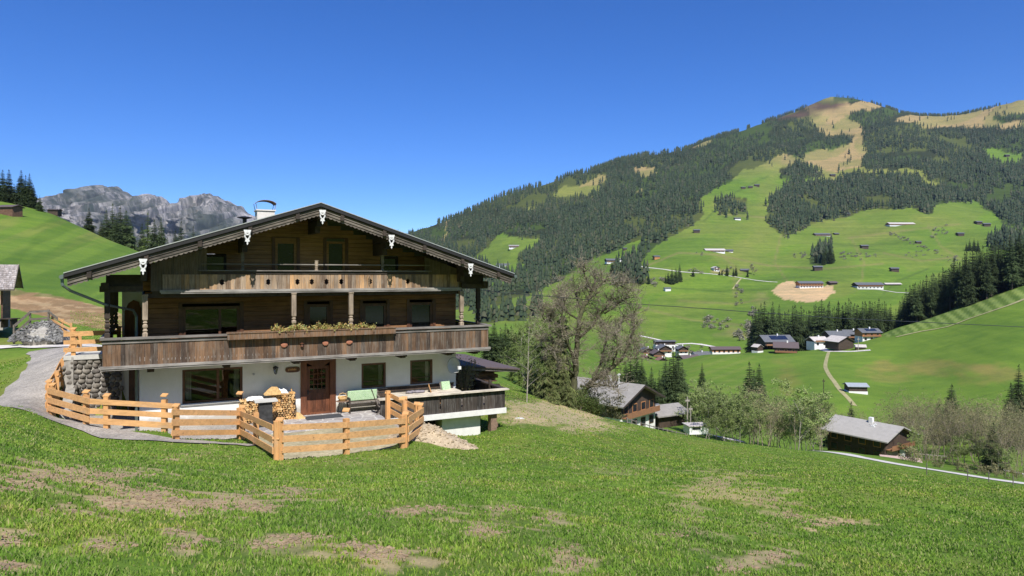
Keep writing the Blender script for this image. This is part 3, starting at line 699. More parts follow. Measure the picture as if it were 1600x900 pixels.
def window(hole, y, split=None, glass='glass', fw=.09, wood='frame_wood', curtain=False, sill=True, bars=()):
    a, b, c, d = hole; f = MB()
    for (p, q, r, s_) in ((a, b, c, c+fw), (a, b, d-fw, d), (a, a+fw, c+fw, d-fw), (b-fw, b, c+fw, d-fw)): f.box(p, q, y-.03, y+.09, r, s_)
    xs = [a+fw]+(split or [])+[b-fw]
    for x in (split or []): f.box(x-.05, x+.05, y-.02, y+.08, c+fw, d-fw)
    for zz in bars: f.box(a+fw, b-fw, y-.005, y+.04, zz-.012, zz+.012)
    F_ = hb(f, 'window_frame', MAT[wood])
    p = MB(); p.add([(a+fw, y+.03, c+fw), (b-fw, y+.03, c+fw), (b-fw, y+.03, d-fw), (a+fw, y+.03, d-fw)], [(0, 1, 2, 3)]); p.build('pane', MAT[glass], F_)
    if sill: s_ = MB(); s_.box(a-.05, b+.05, y-.14, y-.031, c-.06, c-.015); s_.build('sill', MAT['white_paint'], F_)
    if curtain:
        q = MB(); 
        for (u0, u1) in curtain:
            n = 8; pts = [(u0+(u1-u0)*i/n, y+.2+.02*(i % 2)) for i in range(n+1)]
            for i in range(n): q.add([(pts[i][0], pts[i][1], c+.1), (pts[i+1][0], pts[i+1][1], c+.1), (pts[i+1][0], pts[i+1][1], d-.05), (pts[i][0], pts[i][1], d-.05)], [(0, 1, 2, 3)])
        q.build('curtain', MAT['curtain'], F_)
window(WG[0], D0+.06, [3.98], curtain=[(2.78, 3.0), (4.6, 4.8)]); window(WG[1], D0+.06, curtain=[(10.75, 10.9)], bars=(-4.78,)); window(WG[2], D0+.06, curtain=[(13.0, 13.15)], bars=(-4.76,))
for i, h in enumerate(UW): window(h, D0+.03, [4.05] if i == 0 else None, glass='glass' if i == 0 else 'glass_dim', fw=.12, sill=False, curtain=[(h[0]+.15, h[1]-.15)] if i == 1 else None)
for i, h in enumerate(GW): window(h, D0+.03, None, glass='glass_dim', fw=.1, sill=False, wood='gable_wall' if i < 2 else 'dark_beam')
for h in GW[:2]+UW: # wide casings round the openings
    m = MB(); a, b, c, d = h; m.box(a-.14, a-.002, D0-.035, D0+.02, c, d+.12); m.box(b+.002, b+.14, D0-.035, D0+.02, c, d+.12); m.box(a-.13, b+.13, D0-.03, D0+.018, d+.121, d+.17); hb(m, 'window_casing', MAT['frame_wood'])
# front door
a, b, c, d = DOOR
m = MB(); m.box(a-.05, a+.2, D0-.06, D0+.14, c, d-.1); m.box(b-.2, b+.05, D0-.06, D0+.14, c, d+.05)
m.prism([(a-.05, d-.1), (a+.18, d-.12), (a+.5, d-.3), (b-.5, d-.3), (b-.2, d-.12), (b-.2, d+.03), (a+.95, d+.04), (a+.7, d-.01), (a+.4, d+.04), (a-.05, d+.02)], D0-.055, D0+.135)
m.box(a-.02, b+.02, D0-.1, D0+.3, c, c+.12)
dc = hb(m, 'door_casing', MAT['door_wood'])
m = MB(); y = D0+.1
m.box(a+.2, a+.36, y, y+.05, c+.12, d-.3); m.box(b-.36, b-.2, y, y+.05, c+.12, d-.3); m.box(a+.36, b-.36, y, y+.05, c+.12, c+.25); m.box(a+.36, b-.36, y, y+.05, c+.95, c+1.1); m.box(a+.36, b-.36, y, y+.05, d-.42, d-.3)
for k in range(5): m.box(a+.36+.136*k, a+.36+.136*k+.128, y+.015, y+.045, c+.25, c+.95)
for k in range(1, 4): x = a+.36+(b-a-.72)*k/4; m.box(x-.012, x+.012, y+.005, y+.03, c+1.1, d-.42)
for k in range(1, 4): z = c+1.1+(d-.42-c-1.1)*k/4; m.box(a+.36, b-.36, y+.006, y+.029, z-.012, z+.012)
dl = hb(m, 'front_door', MAT['door_wood'])
m = MB(); m.add([(a+.36, y+.032, c+1.1), (b-.36, y+.032, c+1.1), (b-.36, y+.032, d-.42), (a+.36, y+.032, d-.42)], [(0, 1, 2, 3)]); m.build('pane', MAT['glass'], dl)
m = MB(); m.tube([(a+.28, y, c+1.02), (a+.28, y-.06, c+1.02), (a+.42, y-.06, c+1.02)], .012, 6); m.box(a+.25, a+.31, y-.012, y-.001, c+.9, c+1.12); m.build('handle', MAT['dark_metal'], dl)
# lantern and oval name board
m = MB(); lx, ly, lz = 6.2, D0-.2, -3.98
m.box(lx-.04, lx+.04, D0-.03, D0-.002, lz-.05, lz+.12); m.tube([(lx, D0-.02, lz+.08), (lx, ly, lz+.16)], .012, 6)
m.lathe([(.02, .16), (.13, .10), (.11, .085), (.10, .08)], (lx, ly, lz), 6)
for k in range(6): t = math.pi*k/3+.5; m.bar((lx+.1*math.cos(t), ly+.1*math.sin(t), lz+.08), (lx+.055*math.cos(t), ly+.055*math.sin(t), lz-.14), .014, .014)
m.lathe([(.06, -.14), (.05, -.17), (.01, -.2)], (lx, ly, lz), 6); L = hb(m, 'wall_lantern', MAT['dark_metal'])
m = MB(); m.lathe([(.05, -.13), (.09, .07)], (lx, ly, lz), 6); m.build('lantern_glass', MAT['glass'], L)
m = MB(); pts = [(6.62+.3+.3*math.copysign(abs(math.cos(t))**.5, math.cos(t)), -4.04+.12*math.copysign(abs(math.sin(t))**.7, math.sin(t))) for t in [i*math.pi/10 for i in range(20)]]
m.prism(pts, D0-.03, D0-.004); hb(m, 'name_board', MAT['frame_wood'])
m = MB()
for k in range(7): m.box(6.74+k*.05, 6.765+k*.05, D0-.034, D0-.031, -4.07, -4.0+.012*(k % 2))
hb(m, 'board_lettering', MAT['larch_new'])
m = MB(); m.lathe([(.05, 0), (.05, .03)], (0, 0, 0), 10); v_ = [(x+5.35, D0-.004-z, y-4.13) for x, y, z in m.v]; m.v = v_; hb(m, 'wall_vent', MAT['dish_grey'])
# roof
m = MB(); DF, DB = -1.15, 13.4; SLo, SRo = -1.08, 16.28
top = [(SLo, zt(SLo)), (RS, RZ), (SRo, zt(SRo)), (SRo, zt(SRo)-.15), (RS, RZ-.15), (SLo, zt(SLo)-.15)]
m.prism(top, DF, DB); roof = hb(m, 'roof', MAT['slate_metal'])
m = MB(); m.bar((SLo, DF-.012, zt(SLo)+.005), (RS, DF-.012, RZ+.005), .02, .03); m.bar((RS, DF-.012, RZ+.005), (SRo, DF-.012, zt(SRo)+.005), .02, .03); m.build('metal_edge', MAT['edge_metal'], roof)
m = MB(); o1, o2 = .152, .2
m.prism([(SLo+.03, zt(SLo+.03)-o1), (RS, RZ-o1), (SRo-.03, zt(SRo-.03)-o1), (SRo-.03, zt(SRo-.03)-o2), (RS, RZ-o2), (SLo+.03, zt(SLo+.03)-o2)], DF+.05, DB-.1)
m.build('soffit', MAT['dark_beam'], roof)
m = MB()
for sgn in (-1, 1):
    e = SLo+.1 if sgn < 0 else SRo-.1
    for (off, th, yy) in ((.235, .12, -1.06), (.355, .11, -1.03)):
        n = 4
        for k in range(n):
            s0 = RS+(e-RS)*k/n; s1 = RS+(e-RS)*(k+1)/n
            m.prism([(s0, zt(s0)-off+th/2), (s1, zt(s1)-off+th/2), (s1, zt(s1)-off-th/2), (s0, zt(s0)-off-th/2)], yy, yy+.035)
    e2 = e; n = 52; up = []; lo = []
    for k in range(n*4+1):                             # scalloped lower board
        s_ = RS+(e2-RS)*k/(n*4); up.append((s_, zt(s_)-.39)); lo.append((s_, zt(s_)-.47-.045*abs(math.sin(math.pi*k/4))))
    for k in range(0, n*4, 4): m.prism(up[k:k+5]+lo[k:k+5][::-1], -1.0, -.975)
m.build('verge_boards', MAT['verge_wood'], roof)
m = MB()
for k in range(10):
    s_ = SLo+.75+k*1.76
    if abs(s_-RS) < .3: continue
    m = MB(); m.box(s_-.07, s_+.07, -1.12, -.98, zt(s_)-.40, zt(s_)-.16); m.build('verge_block', MAT['dark_beam'], roof)
PUR = [1.33, 4.84, 7.66, 10.5, 14.1]
for s_ in PUR:
    m = MB(); z = zt(s_)-.13 if s_ != 7.66 else RZ-.2
    m.box(s_-.11, s_+.11, -.93, 1.38, z-.42, z-.02); m.prism([(s_-.10, z-.44), (s_+.10, z-.44), (s_+.10, z-.95), (s_-.10, z-.95)], -.2, 1.38)
    m.prism([(s_-.10, z-.42), (s_+.10, z-.42), (s_+.10, z-.7), (s_-.10, z-.7)], -.6, -.2); m.build('purlin', MAT['dark_beam'], roof)
    zc0 = 0; half = [(x*.86, q*.88) for x, q in [(.00, -.66), (.035, -.60), (.02, -.55), (.06, -.50), (.10, -.52), (.085, -.45), (.05, -.42), (.10, -.36), (.135, -.27), (.11, -.2), (.125, -.10), (.15, -.05), (.15, .0)]]
    m = MB(); zc = (zt(s_) if s_ != 7.66 else RZ-.02)-.27
    for sg in (-1, 1):
        outer = [(s_+sg*x, zc+q) for x, q in half]
        inner = [(s_+sg*.002, zc), (s_+sg*.002, zc-.12), (s_+sg*.05, zc-.10), (s_+sg*.085, zc-.17), (s_+sg*.05, zc-.28), (s_+sg*.002, zc-.34), (s_+sg*.002, zc-.4)]
        # ring of quads between outer silhouette and inner heart opening
        n = len(outer); inn = []
        for i in range(n):
            t = 1-i/(n-1); j = t*(len(inner)-1); k = int(j); k = min(k, len(inner)-2); fr = j-k
            inn.append((inner[k][0]*(1-fr)+inner[k+1][0]*fr, inner[k][1]*(1-fr)+inner[k+1][1]*fr))
        for i in range(n-1): m.prism([outer[i], outer[i+1], inn[i+1], inn[i]], -1.18, -1.15)
        m.prism([(s_+sg*.075, zc-.16), (s_+sg*.045, zc-.125), (s_+sg*.012, zc-.15), (s_, zc-.16), (s_, zc-.2), (s_+sg*.03, zc-.21)], -1.178, -1.152)
    m.build('carved_pendant', MAT['white_paint'], roof)
for e, sg in ((SLo, -1), (SRo, 1)):
    m = MB(); m.tube([(e+sg*.06, DF+.0, zt(e)-.13), (e+sg*.06, DB, zt(e)-.13)], .075, 8); m.build('gutter', MAT['gutter_metal'], roof)
m = MB()
m.tube([(SLo-.06, -1.0, zt(SLo)-.16), (SLo-.04, -1.0, zt(SLo)-.42), (-.9, -.8, -.55), (.1, .0, -1.08), (.95, 1.15, -1.35), (1.05, 1.3, -1.6), (1.05, 1.3, -6.1)], .05, 8)
m.build('downpipe', MAT['gutter_metal'], roof)
m = MB(); m.box(5.98, 6.78, 5.6, 6.5, 1.8, 3.08); m.box(5.93, 6.83, 5.55, 6.55, 3.08, 3.14); ch = m.build('chimney', MAT['chimney_plaster'], roof)
m = MB()
arc = [(6.38+.5*math.cos(t), 3.36+.24*math.sin(t)) for t in [math.pi*(.08+.84*i/12) for i in range(13)]]
for i in range(12): m.add([(arc[i][0], 5.55, arc[i][1]), (arc[i+1][0], 5.55, arc[i+1][1]), (arc[i+1][0], 6.55, arc[i+1][1]), (arc[i][0], 6.55, arc[i][1])], [(0, 1, 2, 3)])
m.prism(arc+[(x, z-.02) for x, z in reversed(arc)], 5.54, 5.56)
for x in (5.98, 6.78):
    for yy in (5.65, 6.45): m.bar((x, yy, 3.14), (x+(x-6.38)*.15, yy, 3.46), .025, .025)
m.build('chimney_hood', MAT['rusty_steel'], ch)
m = MB(); m.tube([(5.35, 4.9, 1.8), (5.35, 4.9, 2.62)], .09, 10); m.lathe([(.1, 2.60), (.34, 2.66), (.34, 2.68), (.02, 2.74)], (5.35, 4.9, 0), 12); m.build('vent_pipe', MAT['dark_metal'], roof)
# eave beams left and right over the side balconies
m = MB(); m.box(-.05, .2, -.1, 9, -.52, -.28); m.box(-.1, 1.3, .05, .25, -.62, -.4); m.box(.1, 1.3, .12, .16, -.4, .02); hb(m, 'eave_beam', MAT['dark_beam'])
m = MB(); m.box(15.2, 15.45, -.1, 9, -.52, -.28); m.box(14.2, 15.5, .05, .25, -.62, -.4); m.box(14.2, 15.3, .12, .16, -.4, .02); hb(m, 'eave_beam', MAT['dark_beam'])
# balconies
def board_row(mb, x0, x1, z0, z1, y, th, holes=(), wmin=.11, wmax=.19, ztop=None, hh=(.1, .1)):
    x = x0; hs = sorted(holes); 
    edges = [x0]
    while edges[-1] < x1-.06:
        nx = edges[-1]+rnd.uniform(wmin, wmax)
        nxt = [h for h in hs if h > edges[-1]+.05]
        if nxt and nx > nxt[0]-.07: nx = nxt[0]
        if nx > x1-.06: nx = x1
        edges.append(nx)
    for i in range(len(edges)-1):
        a, b = edges[i]+.003, edges[i+1]-.003; t0 = z1 if ztop is None else min(z1, ztop(a)); t1 = z1 if ztop is None else min(z1, ztop(b))
        zc = (z0+z1)/2; r, q = hh; j = rnd.uniform(0, .008); zb = z0-rnd.uniform(0, .012)
        poly = [(a, zb)]
        poly.append((b, zb))
        if edges[i+1] in hs: poly += [(b, zc-q), (b-r*.55, zc-q*.35), (b-r*.35, zc), (b-r*.55, zc+q*.35), (b, zc+q)] if q < .15 else [(b, zc-q), (b-r, zc-q*.5), (b-r*.3, zc), (b-r, zc+q*.6), (b, zc+q)]
        poly += [(b, t1), (a, t0)]
        if edges[i] in hs: poly += [(a, zc+q), (a+r*.55, zc+q*.35), (a+r*.35, zc), (a+r*.55, zc-q*.35), (a, zc-q)] if q < .15 else [(a, zc+q), (a+r, zc+q*.6), (a+r*.3, zc), (a+r, zc-q*.5), (a, zc-q)]
        mb.prism(poly, y-j, y-j+th)
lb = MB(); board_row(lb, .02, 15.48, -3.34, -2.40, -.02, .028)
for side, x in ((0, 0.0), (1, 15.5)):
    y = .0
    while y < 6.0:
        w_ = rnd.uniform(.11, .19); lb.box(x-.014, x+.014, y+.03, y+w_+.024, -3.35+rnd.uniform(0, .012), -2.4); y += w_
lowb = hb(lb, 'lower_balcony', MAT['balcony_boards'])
m = MB(); m.box(0, 15.5, .03, D0-.01, -3.46, -3.36); m.box(.02, 1.12, D0, 6, -3.46, -3.36); m.box(14.46, 15.48, D0, 6, -3.46, -3.36); m.build('balcony_floor', MAT['dark_beam'], lowb)
m = MB()
m.box(-.08, 15.58, -.10, .02, -3.44, -3.34); m.box(-.04, 15.54, -.07, .02, -3.50, -3.442)
m.box(-.08, 4.25, -.13, .12, -2.38, -2.30); m.box(10.9, 15.62, -.13, .12, -2.38, -2.30); m.box(-.10, .1, .12, 6, -2.38, -2.3); m.box(15.42, 15.62, .12, 6, -2.38, -2.3)
m.box(-.02, 15.5, -.06, -.022, -2.52, -2.42)
m.build('hand_rail', MAT['grey_rail'], lowb)
m = MB(); m.box(4.2, 10.95, -.30, .14, -2.52, -2.48); m.box(4.2, 10.95, -.30, -.26, -2.48, -2.28); m.box(4.2, 10.95, .1, .14, -2.48, -2.24); m.box(4.16, 10.98, -.33, -.24, -2.28, -2.24); m.build('planter_shelf', MAT['balcony_boards'], lowb)  # dark boards put the shadow below the flowers into the shelf colour
for s_ in (1.55, 4.25, 6.95, 9.3, 11.55, 13.8, 15.1):
    m = MB(); m.prism([(s_-.13, -3.47), (s_+.13, -3.47), (s_+.12, -3.70), (s_-.12, -3.70)], .55, D0+.05); m.prism([(s_-.12, -3.47), (s_+.12, -3.47), (s_+.11, -3.62), (s_-.11, -3.62)], .3, .55); m.build('floor_bracket', MAT['barn_wood'], lowb)
for x in (6.35, 7.05, 8.0, 9.0):
    m = MB(); 
    if x in (7.05,): m.lathe([(.02, -.14), (.07, -.1), (.05, -.02), (.09, .02), (.02, .06)], (x, -.09, -2.82), 8)
    else: m.blob((x, -.08, -2.83), .13, .03, .10, 8, 5, rnd=rnd)
    m.build('carved_ornament', MAT['terracotta'] if x != 7.05 else MAT['frame_wood'], lowb)
ub = MB(); hp = []
for px_ in (346.8, 419, 464.6, 487, 510, 533, 578, 637):
    k = (px_-800)/F; d_ = .2; hp.append((k*(25.2+.892*d_)+14.93+.452*d_)/(.892-k*.452))
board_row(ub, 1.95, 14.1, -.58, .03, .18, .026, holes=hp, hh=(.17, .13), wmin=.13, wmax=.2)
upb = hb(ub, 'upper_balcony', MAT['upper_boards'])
for e0_, e1_ in ((1.55, 3.5), (12.45, 14.25)):
    eb = MB(); board_row(eb, e0_, e1_, -.60, 2, .215, .026, ztop=lambda s_: zt(s_)-.5); eb.build('end_boards', MAT['end_boards'], upb)
m = MB(); m.box(1.6, 14.3, .24, D0-.01, -.70, -.60); m.box(1.4, 14.35, .3, .5, -.86, -.70); m.build('balcony_floor', MAT['dark_beam'], upb)
m = MB(); m.box(1.86, 14.25, .10, .175, -.66, -.56); m.box(1.9, 14.2, .12, .2, -.71, -.662); m.box(3.2, 12.75, .08, .3, .16, .20); m.box(3.3, 12.7, .17, .21, .42, .46)
m.build('hand_rail', MAT['grey_rail'], upb)
m = MB(); m.box(3.3, 12.6, .15, .22, .04, .155)
m.build('rail_beam', MAT['dark_beam'], upb)
def carved(mb, x, y, z0, z1, w=.10, mid=True):
    h = z1-z0; p = [(w, 0), (w, .08), (w*.6, .10), (w*.95, .14), (w*.6, .18), (w*.95, .22), (w*.95, .27), (w*.55, .30), (w*.9, .33), (w*.6, .36), (w, .40), (w, .96), (w*1.2, .965), (w*1.2, 1)]
    mb.lathe([(r*1.25, z0+t*h) for r, t in p], (x, y, 0), 4)
for s_ in (1.37, 6.76, 9.11, 14.2):
    m = MB(); carved(m, s_, .14, -2.3, -.72); hb(m, 'carved_post', MAT['post_wood'])
for (s_, d_) in ((.14, .14), (.14, 2.9), (.14, 5.6), (15.38, .9), (15.38, 4.5)):
    m = MB(); carved(m, s_, d_, -2.3, -.5, .1); hb(m, 'side_post', MAT['dark_beam'])
for s_ in (4.8, 7.68, 10.5):
    m = MB(); carved(m, s_, .2, .2, .62 if s_ == 7.68 else zt(s_)-.9, .07); hb(m, 'carved_baluster', MAT['post_wood'] if s_ == 7.68 else MAT['verge_wood'])
# ---------------------------------------------------------------- flower boxes on the balcony rail
def leafcloud(n, fn, size, rnd_, flat=.5):
    V = []; Fc = []
    for i in range(n):
        c = fn(rnd_); s = size*rnd_.uniform(.6, 1.3); a = Vector((rnd_.gauss(0, 1), rnd_.gauss(0, 1), rnd_.gauss(0, 1))).normalized(); b = a.cross(Vector((rnd_.gauss(0, 1), rnd_.gauss(0, 1), rnd_.gauss(0, 1)))).normalized()
        k = len(V); V += [c+a*s, c+b*s*flat, c-a*s, c-b*s*flat]; Fc.append((k, k+1, k+2, k+3))
    return V, Fc
fb = None
for i in range(4):
    lab = 'planter of yellow-green blooms in the row along the lower balcony rail'
    r_ = empty('flower_box', (0, 0, 0)); p = hw(5.9+1.04*i, -.08, -2.47); r_.location = p; r_.rotation_euler = (0, 0, HR)
    tag(r_, lab, 'flower box', 'planters along the lower balcony rail')
    m = MB(); m.box(.02, 1.0, -.13, .13, 0, .17); m.build('planter', MAT['terracotta'], r_)
    fr = random.Random(i)
    def fn(q): 
        x = q.uniform(-.05, 1.07); return Vector((x, q.gauss(0, .13), .22+.07*math.sin(x*9+i)+abs(q.gauss(0, .09))-(.12 if q.random() < .15 else 0)))
    V_, F_ = leafcloud(520, fn, .05, fr); npmesh('blooms', V_, F_, 4, MAT['flower_leaves'], r_)
# ---------------------------------------------------------------- ground surfaces round the house
def flagmat():
    m, n, b = newmat('flagstones'); tc = n.nodes.new('ShaderNodeTexCoord'); v = n.nodes.new('ShaderNodeTexVoronoi'); v.feature = 'DISTANCE_TO_EDGE'; v.inputs['Scale'].default_value = 2.0
    v2 = n.nodes.new('ShaderNodeTexVoronoi'); v2.inputs['Scale'].default_value = 2.0; n.links.new(tc.outputs['Object'], v.inputs['Vector']); n.links.new(tc.outputs['Object'], v2.inputs['Vector'])
    sp = n.nodes.new('ShaderNodeSeparateColor'); n.links.new(v2.outputs['Color'], sp.inputs[0])
    c = ramp(n, sp.outputs[0], [(0, (.30, .27, .26)), (.5, (.38, .35, .33)), (1, (.26, .24, .25))]); f = noise(n, 8, 5, .7); c = mix(n, c, ramp(n, f, [(.3, (.7, .7, .7)), (.7, (1.2, 1.2, 1.2))]), .7, 'MULTIPLY')
    c = mix(n, (.50, .48, .45), c, ramp(n, v.outputs['Distance'], [(.03, (0, 0, 0)), (.055, (1, 1, 1))]))
    n.links.new(c, b.inputs['Base Color']); b.inputs['Roughness'].default_value = .85; bump(n, b, f, .3, .02); MAT['flags'] = m
flagmat()
m = MB(); pts = [(5.3, -1.6), (6.5, -1.75), (8.6, -1.6), (10.3, -1.4), (10.4, 1.39), (5.2, 1.39)]
m.add([(x, y, .0) for x, y in pts]+[(x, y, -.12) for x, y in pts], [tuple(range(6)), tuple(reversed(range(6, 12)))]+[(i, (i+1) % 6, (i+1) % 6+6, i+6) for i in range(6)])
o = m.build('paved_terrace', MAT['flags']); o.location = (HA.x, HA.y, HG+.03); o.rotation_euler = (0, 0, HR); tag(o, kind='structure')
m = MB(); m.add([(x, y, HG-.02) for x, y in TERR], [tuple(range(len(TERR)))]); o = m.build('gravel_yard', MAT['gravel']); tag(o, kind='structure')
SY = [FW[5]+Vector((.3, 0, 0)), FW[6]+Vector((.2, .2, 0)), FW[7]+Vector((.2, .4, 0)), FW[8]+Vector((0, .2, 0)), FW[9]+Vector((-.1, .2, 0)), FW[10]+Vector((-.3, 0, 0)), FW[12]+Vector((.2, -.2, 0)), hw(8.6, -1.3, 0), hw(6.6, -1.5, 0), hw(5.2, -.8, 0)]
m = MB(); m.add([(p.x, p.y, HG+.004) for p in SY], [tuple(range(len(SY)))]); o = m.build('sandy_yard', MAT['sandy']); tag(o, kind='structure')
ribbon('gravel_path', [(400,697,0),(340,693,0),(275,690,0),(210,683,0),(150,672,0),(105,660,0),(72,648,0),(54,628,0),(56,605,0),(68,583,0),(82,565,0),(94,552,0),(104,543,0)], [.9,.9,.9,.9,1.0,1.3,1.9,2.4,2.5,2.5,2.5,2.8,4.0], MAT['gravel'], .035, 16, 9, rag=.05)
ribbon('driveway', [(-150,547,30),(-60,545,30),(0,543,30),(50,541,30),(90,540,30),(125,541,30),(160,543,30)], [2.2,2.2,2.2,2.6,3.6,4.0,4.0], MAT['road'], .06, 30, 9, rag=.03)
m = MB(); m.box(-1.8, .34, 5.55, 9.5, -3.62, -3.43); o = m.build('concrete_slab', MAT['concrete']); o.location = (HA.x, HA.y, 0); o.rotation_euler = (0, 0, HR); tag(o, kind='structure')
# stone retaining wall: stones set in two faces
def stonewall(name, segs, label):
    root = empty(name, (segs[0][0].x, segs[0][0].y, HG)); tag(root, label, 'stone wall'); off = Vector(root.location)
    r_ = random.Random(5); core = MB(); st = MB()
    for (A, B, zt0, zt1, z0, th) in segs:
        d = (B-A); d.z = 0; L = d.length; d.normalize(); nrm = Vector((d.y, -d.x, 0))
        vs = []
        for P, zz in ((A, zt0), (B, zt1)):
            for q in (0, -th):
                for z in (z0, zz): vs.append(Vector((P.x, P.y, z))+nrm*q-off)
        core.add(vs, [(0, 4, 5, 1), (2, 3, 7, 6), (1, 5, 7, 3), (0, 2, 6, 4), (0, 1, 3, 2), (4, 6, 7, 5)])
        z = z0+.1
        while z < max(zt0, zt1)+.02:
            x = r_.uniform(0, .2)
            while x < L:
                w_ = r_.uniform(.18, .42); zz = zt0+(zt1-zt0)*min(1, (x+w_/2)/L)
                if z < zz-.02 and x+w_/2 < L:
                    c = A+d*(x+w_/2)-off; c = Vector((c.x, c.y, z-off.z+r_.uniform(-.02, .02)))
                    ang = math.atan2(d.y, d.x); k = len(st.v); st.blob((0, 0, 0), w_*.52, .09, .12, 7, 5, rnd=r_, jit=.14)
                    ca, sa = math.cos(ang), math.sin(ang)
                    for i in range(k, len(st.v)):
                        X, Y, Z = st.v[i]; st.v[i] = (c.x+X*ca-Y*sa, c.y+X*sa+Y*ca, c.z+Z)
                x += w_
            z += .21
    core.build('mortar', MAT['stone'], root); st.build('stones', MAT['stone_var'], root, smooth=True)
boards('stone_var', [(.16, .145, .125), (.23, .21, .18), (.10, .09, .08), (.19, .17, .145), (.14, .13, .12)], streak=(2, 2, 2), rough=.95, bmp=.5)  # stone tones partly darkened to stand in for shadow on the wall
Q0 = hw(-1.78, 5.6, 0); Q1 = hw(.36, 5.75, 0)
e0 = FW[0]+Vector((.35, .5, 0)); 
stonewall('retaining_wall', [(Q0, Q1, -3.63, -3.63, -6.15, .5), (e0, RW[3]+Vector((.45, 0, 0)), -5.2, -4.45, -6.15, .35), (RW[3]+Vector((.45, 0, 0)), Q0, -4.45, -3.5, -6.15, .35)], 'rough grey stone retaining wall left of the chalet, below the ramp fence')
# ---------------------------------------------------------------- larch fences
def tilt_cap(mb, p, z, w=.16):
    mb.add([(p.x-w, p.y-w*.8, z), (p.x+w, p.y-w*.8, z-.01), (p.x+w, p.y+w*.8, z+.05), (p.x-w, p.y+w*.8, z+.06), (p.x-w, p.y-w*.8, z+.035), (p.x+w, p.y-w*.8, z+.025), (p.x+w, p.y+w*.8, z+.085), (p.x-w, p.y+w*.8, z+.095)],
           [(0, 1, 2, 3), (4, 7, 6, 5), (0, 4, 5, 1), (1, 5, 6, 2), (2, 6, 7, 3), (3, 7, 4, 0)])
def larch_fence(pts, label, group='new larch fences', h=1.1, ext=(0, 0), name='plank_fence', rails=(.27, .59, .93), rw=.195, mat='larch_new', pm='larch_post', side=-1, pw=.16, cap=True, extrapost=(), cat='fence'):
    P = [Vector(p) for p in pts]; root = empty(name, P[0]); tag(root, label, cat, group); o_ = P[0]
    for p in list(P)+[Vector(e) for e in extrapost]:
        m = MB(); q = p-o_; d = (P[-1]-P[0]).normalized(); M = Matrix.Translation(q) @ Matrix.Rotation(math.atan2(d.y, d.x), 4, 'Z')
        m.box(-pw/2, pw/2, -pw/2, pw/2, -.35, h+.02, M=M)
        if cap: tilt_cap(m, q, h+.02, pw*.66)
        m.build('post', MAT[pm], root)
    for i in range(len(P)-1):
        a, b = P[i]-o_, P[i+1]-o_; d = (b-a).normalized(); nrm = Vector((d.y, -d.x, 0)).normalized()*side*(-1)
        a2 = a-d*(ext[0] if i == 0 else .02); b2 = b+d*(ext[1] if i == len(P)-2 else -.02)
        for rz in rails:
            m = MB(); j = rnd.uniform(-.02, .02); off = nrm*(pw/2+.022); up = Vector((0, 0, rz+j*.5))
            m.bar(a2+off+up, b2+off+up+Vector((0, 0, j)), .035, rw+rnd.uniform(-.02, .02)); m.build('rail', MAT[mat], root)
    return root
larch_fence([FW[0], FW[1]], 'new larch fence of three boards beside the gravel path, left of the gap', ext=(.15, .45))
larch_fence([FW[2], FW[3]], 'new larch fence of three boards in front of the stone wall, right of the gap', ext=(.55, .35))
larch_fence([FW[4], FW[5]], 'new larch fence of three boards before the white wall, left of the woodpile', ext=(.25, .1))
larch_fence([FW[5]+Vector((.1, 0, 0)), FW[6], FW[7]], 'new larch fence of three boards running forward from the woodpile to the near corner post', ext=(0, 0))
larch_fence([FW[7]+Vector((.08, .05, 0)), FW[8], FW[9]], 'new larch fence of three boards along the front of the paved terrace', ext=(-.03, .05))
larch_fence([FW[9]+Vector((.1, .12, 0)), FW[10]], 'short weathered larch fence between the terrace corner and the heap of earth', ext=(0, .05), mat='larch_grey' if 'larch_grey' in MAT else 'larch_new')
larch_fence([FW[10]+Vector((-.15, .12, 0)), FW[11], FW[12]], 'new larch fence running back from the earth heap towards the deck', ext=(0, .05))
larch_fence(RW, 'new larch fence stepping up the ramp beside the gravel path above the stone wall', ext=(.1, .1), h=1.1, side=1)
fpA = hw(-1.72, 5.85, -3.45); fpB = hw(-1.45, 5.7, -3.45); fpC = hw(.25, 5.7, -3.45)
larch_fence([fpB, fpC], 'new larch fence on the concrete slab behind the lower balcony corner', ext=(.35, .0), side=-1)
# ---------------------------------------------------------------- deck right of the terrace
dk = empty('wooden_deck', hw(10.2, -.2, HG), HR); tag(dk, 'raised deck with dark board railing and white concrete edge at the right of the chalet', 'deck')
def hp_(x, y, z): return (x-10.2, y+.2, z-HG)
def rel(mb):
    mb.v = [hp_(*p) for p in mb.v]; return mb
m = MB(); m.box(10.25, 16.32, -.25, 5.6, -6.44, -6.2); rel(m).build('slab', MAT['white_concrete'], dk)
m = MB()
for k in range(36): m.box(10.3, 16.2, -.15+k*.155, -.15+k*.155+.145, -6.198, -6.04)
rel(m).build('floor_boards', MAT['grey_planks'], dk)
hs = [(x-10.2)*1.0+10.2 for x in (12.0, 13.05, 14.1, 15.2)]
m = MB(); board_row(m, 10.3, 16.28, -6.22, -5.36, -.18, .028, holes=hs, hh=(.035, .3), wmin=.16, wmax=.22)
y = -.15
while y < 5.5:
    w_ = rnd.uniform(.15, .2); m.box(16.25, 16.28, y, y+w_-.006, -6.2, -5.36); y += w_
rel(m).build('railing', MAT['dark_boards'], dk)
m = MB(); m.box(10.2, 16.42, -.36, -.05, -5.36, -5.30); rel(m).build('hand_rail', MAT['table_wood'], dk)
m = MB(); m.box(16.15, 16.4, -.05, 5.6, -5.36, -5.30); 
for y in (1.2, 3.2, 5.3): m.box(16.12, 16.24, y, y+.12, -6.05, -5.1)
rel(m).build('side_rail', MAT['dark_beam'], dk)
m = MB(); m.box(13.3, 15.2, .25, 3.5, -8.0, -6.442); rel(m).build('pier', MAT['white_concrete'], dk)
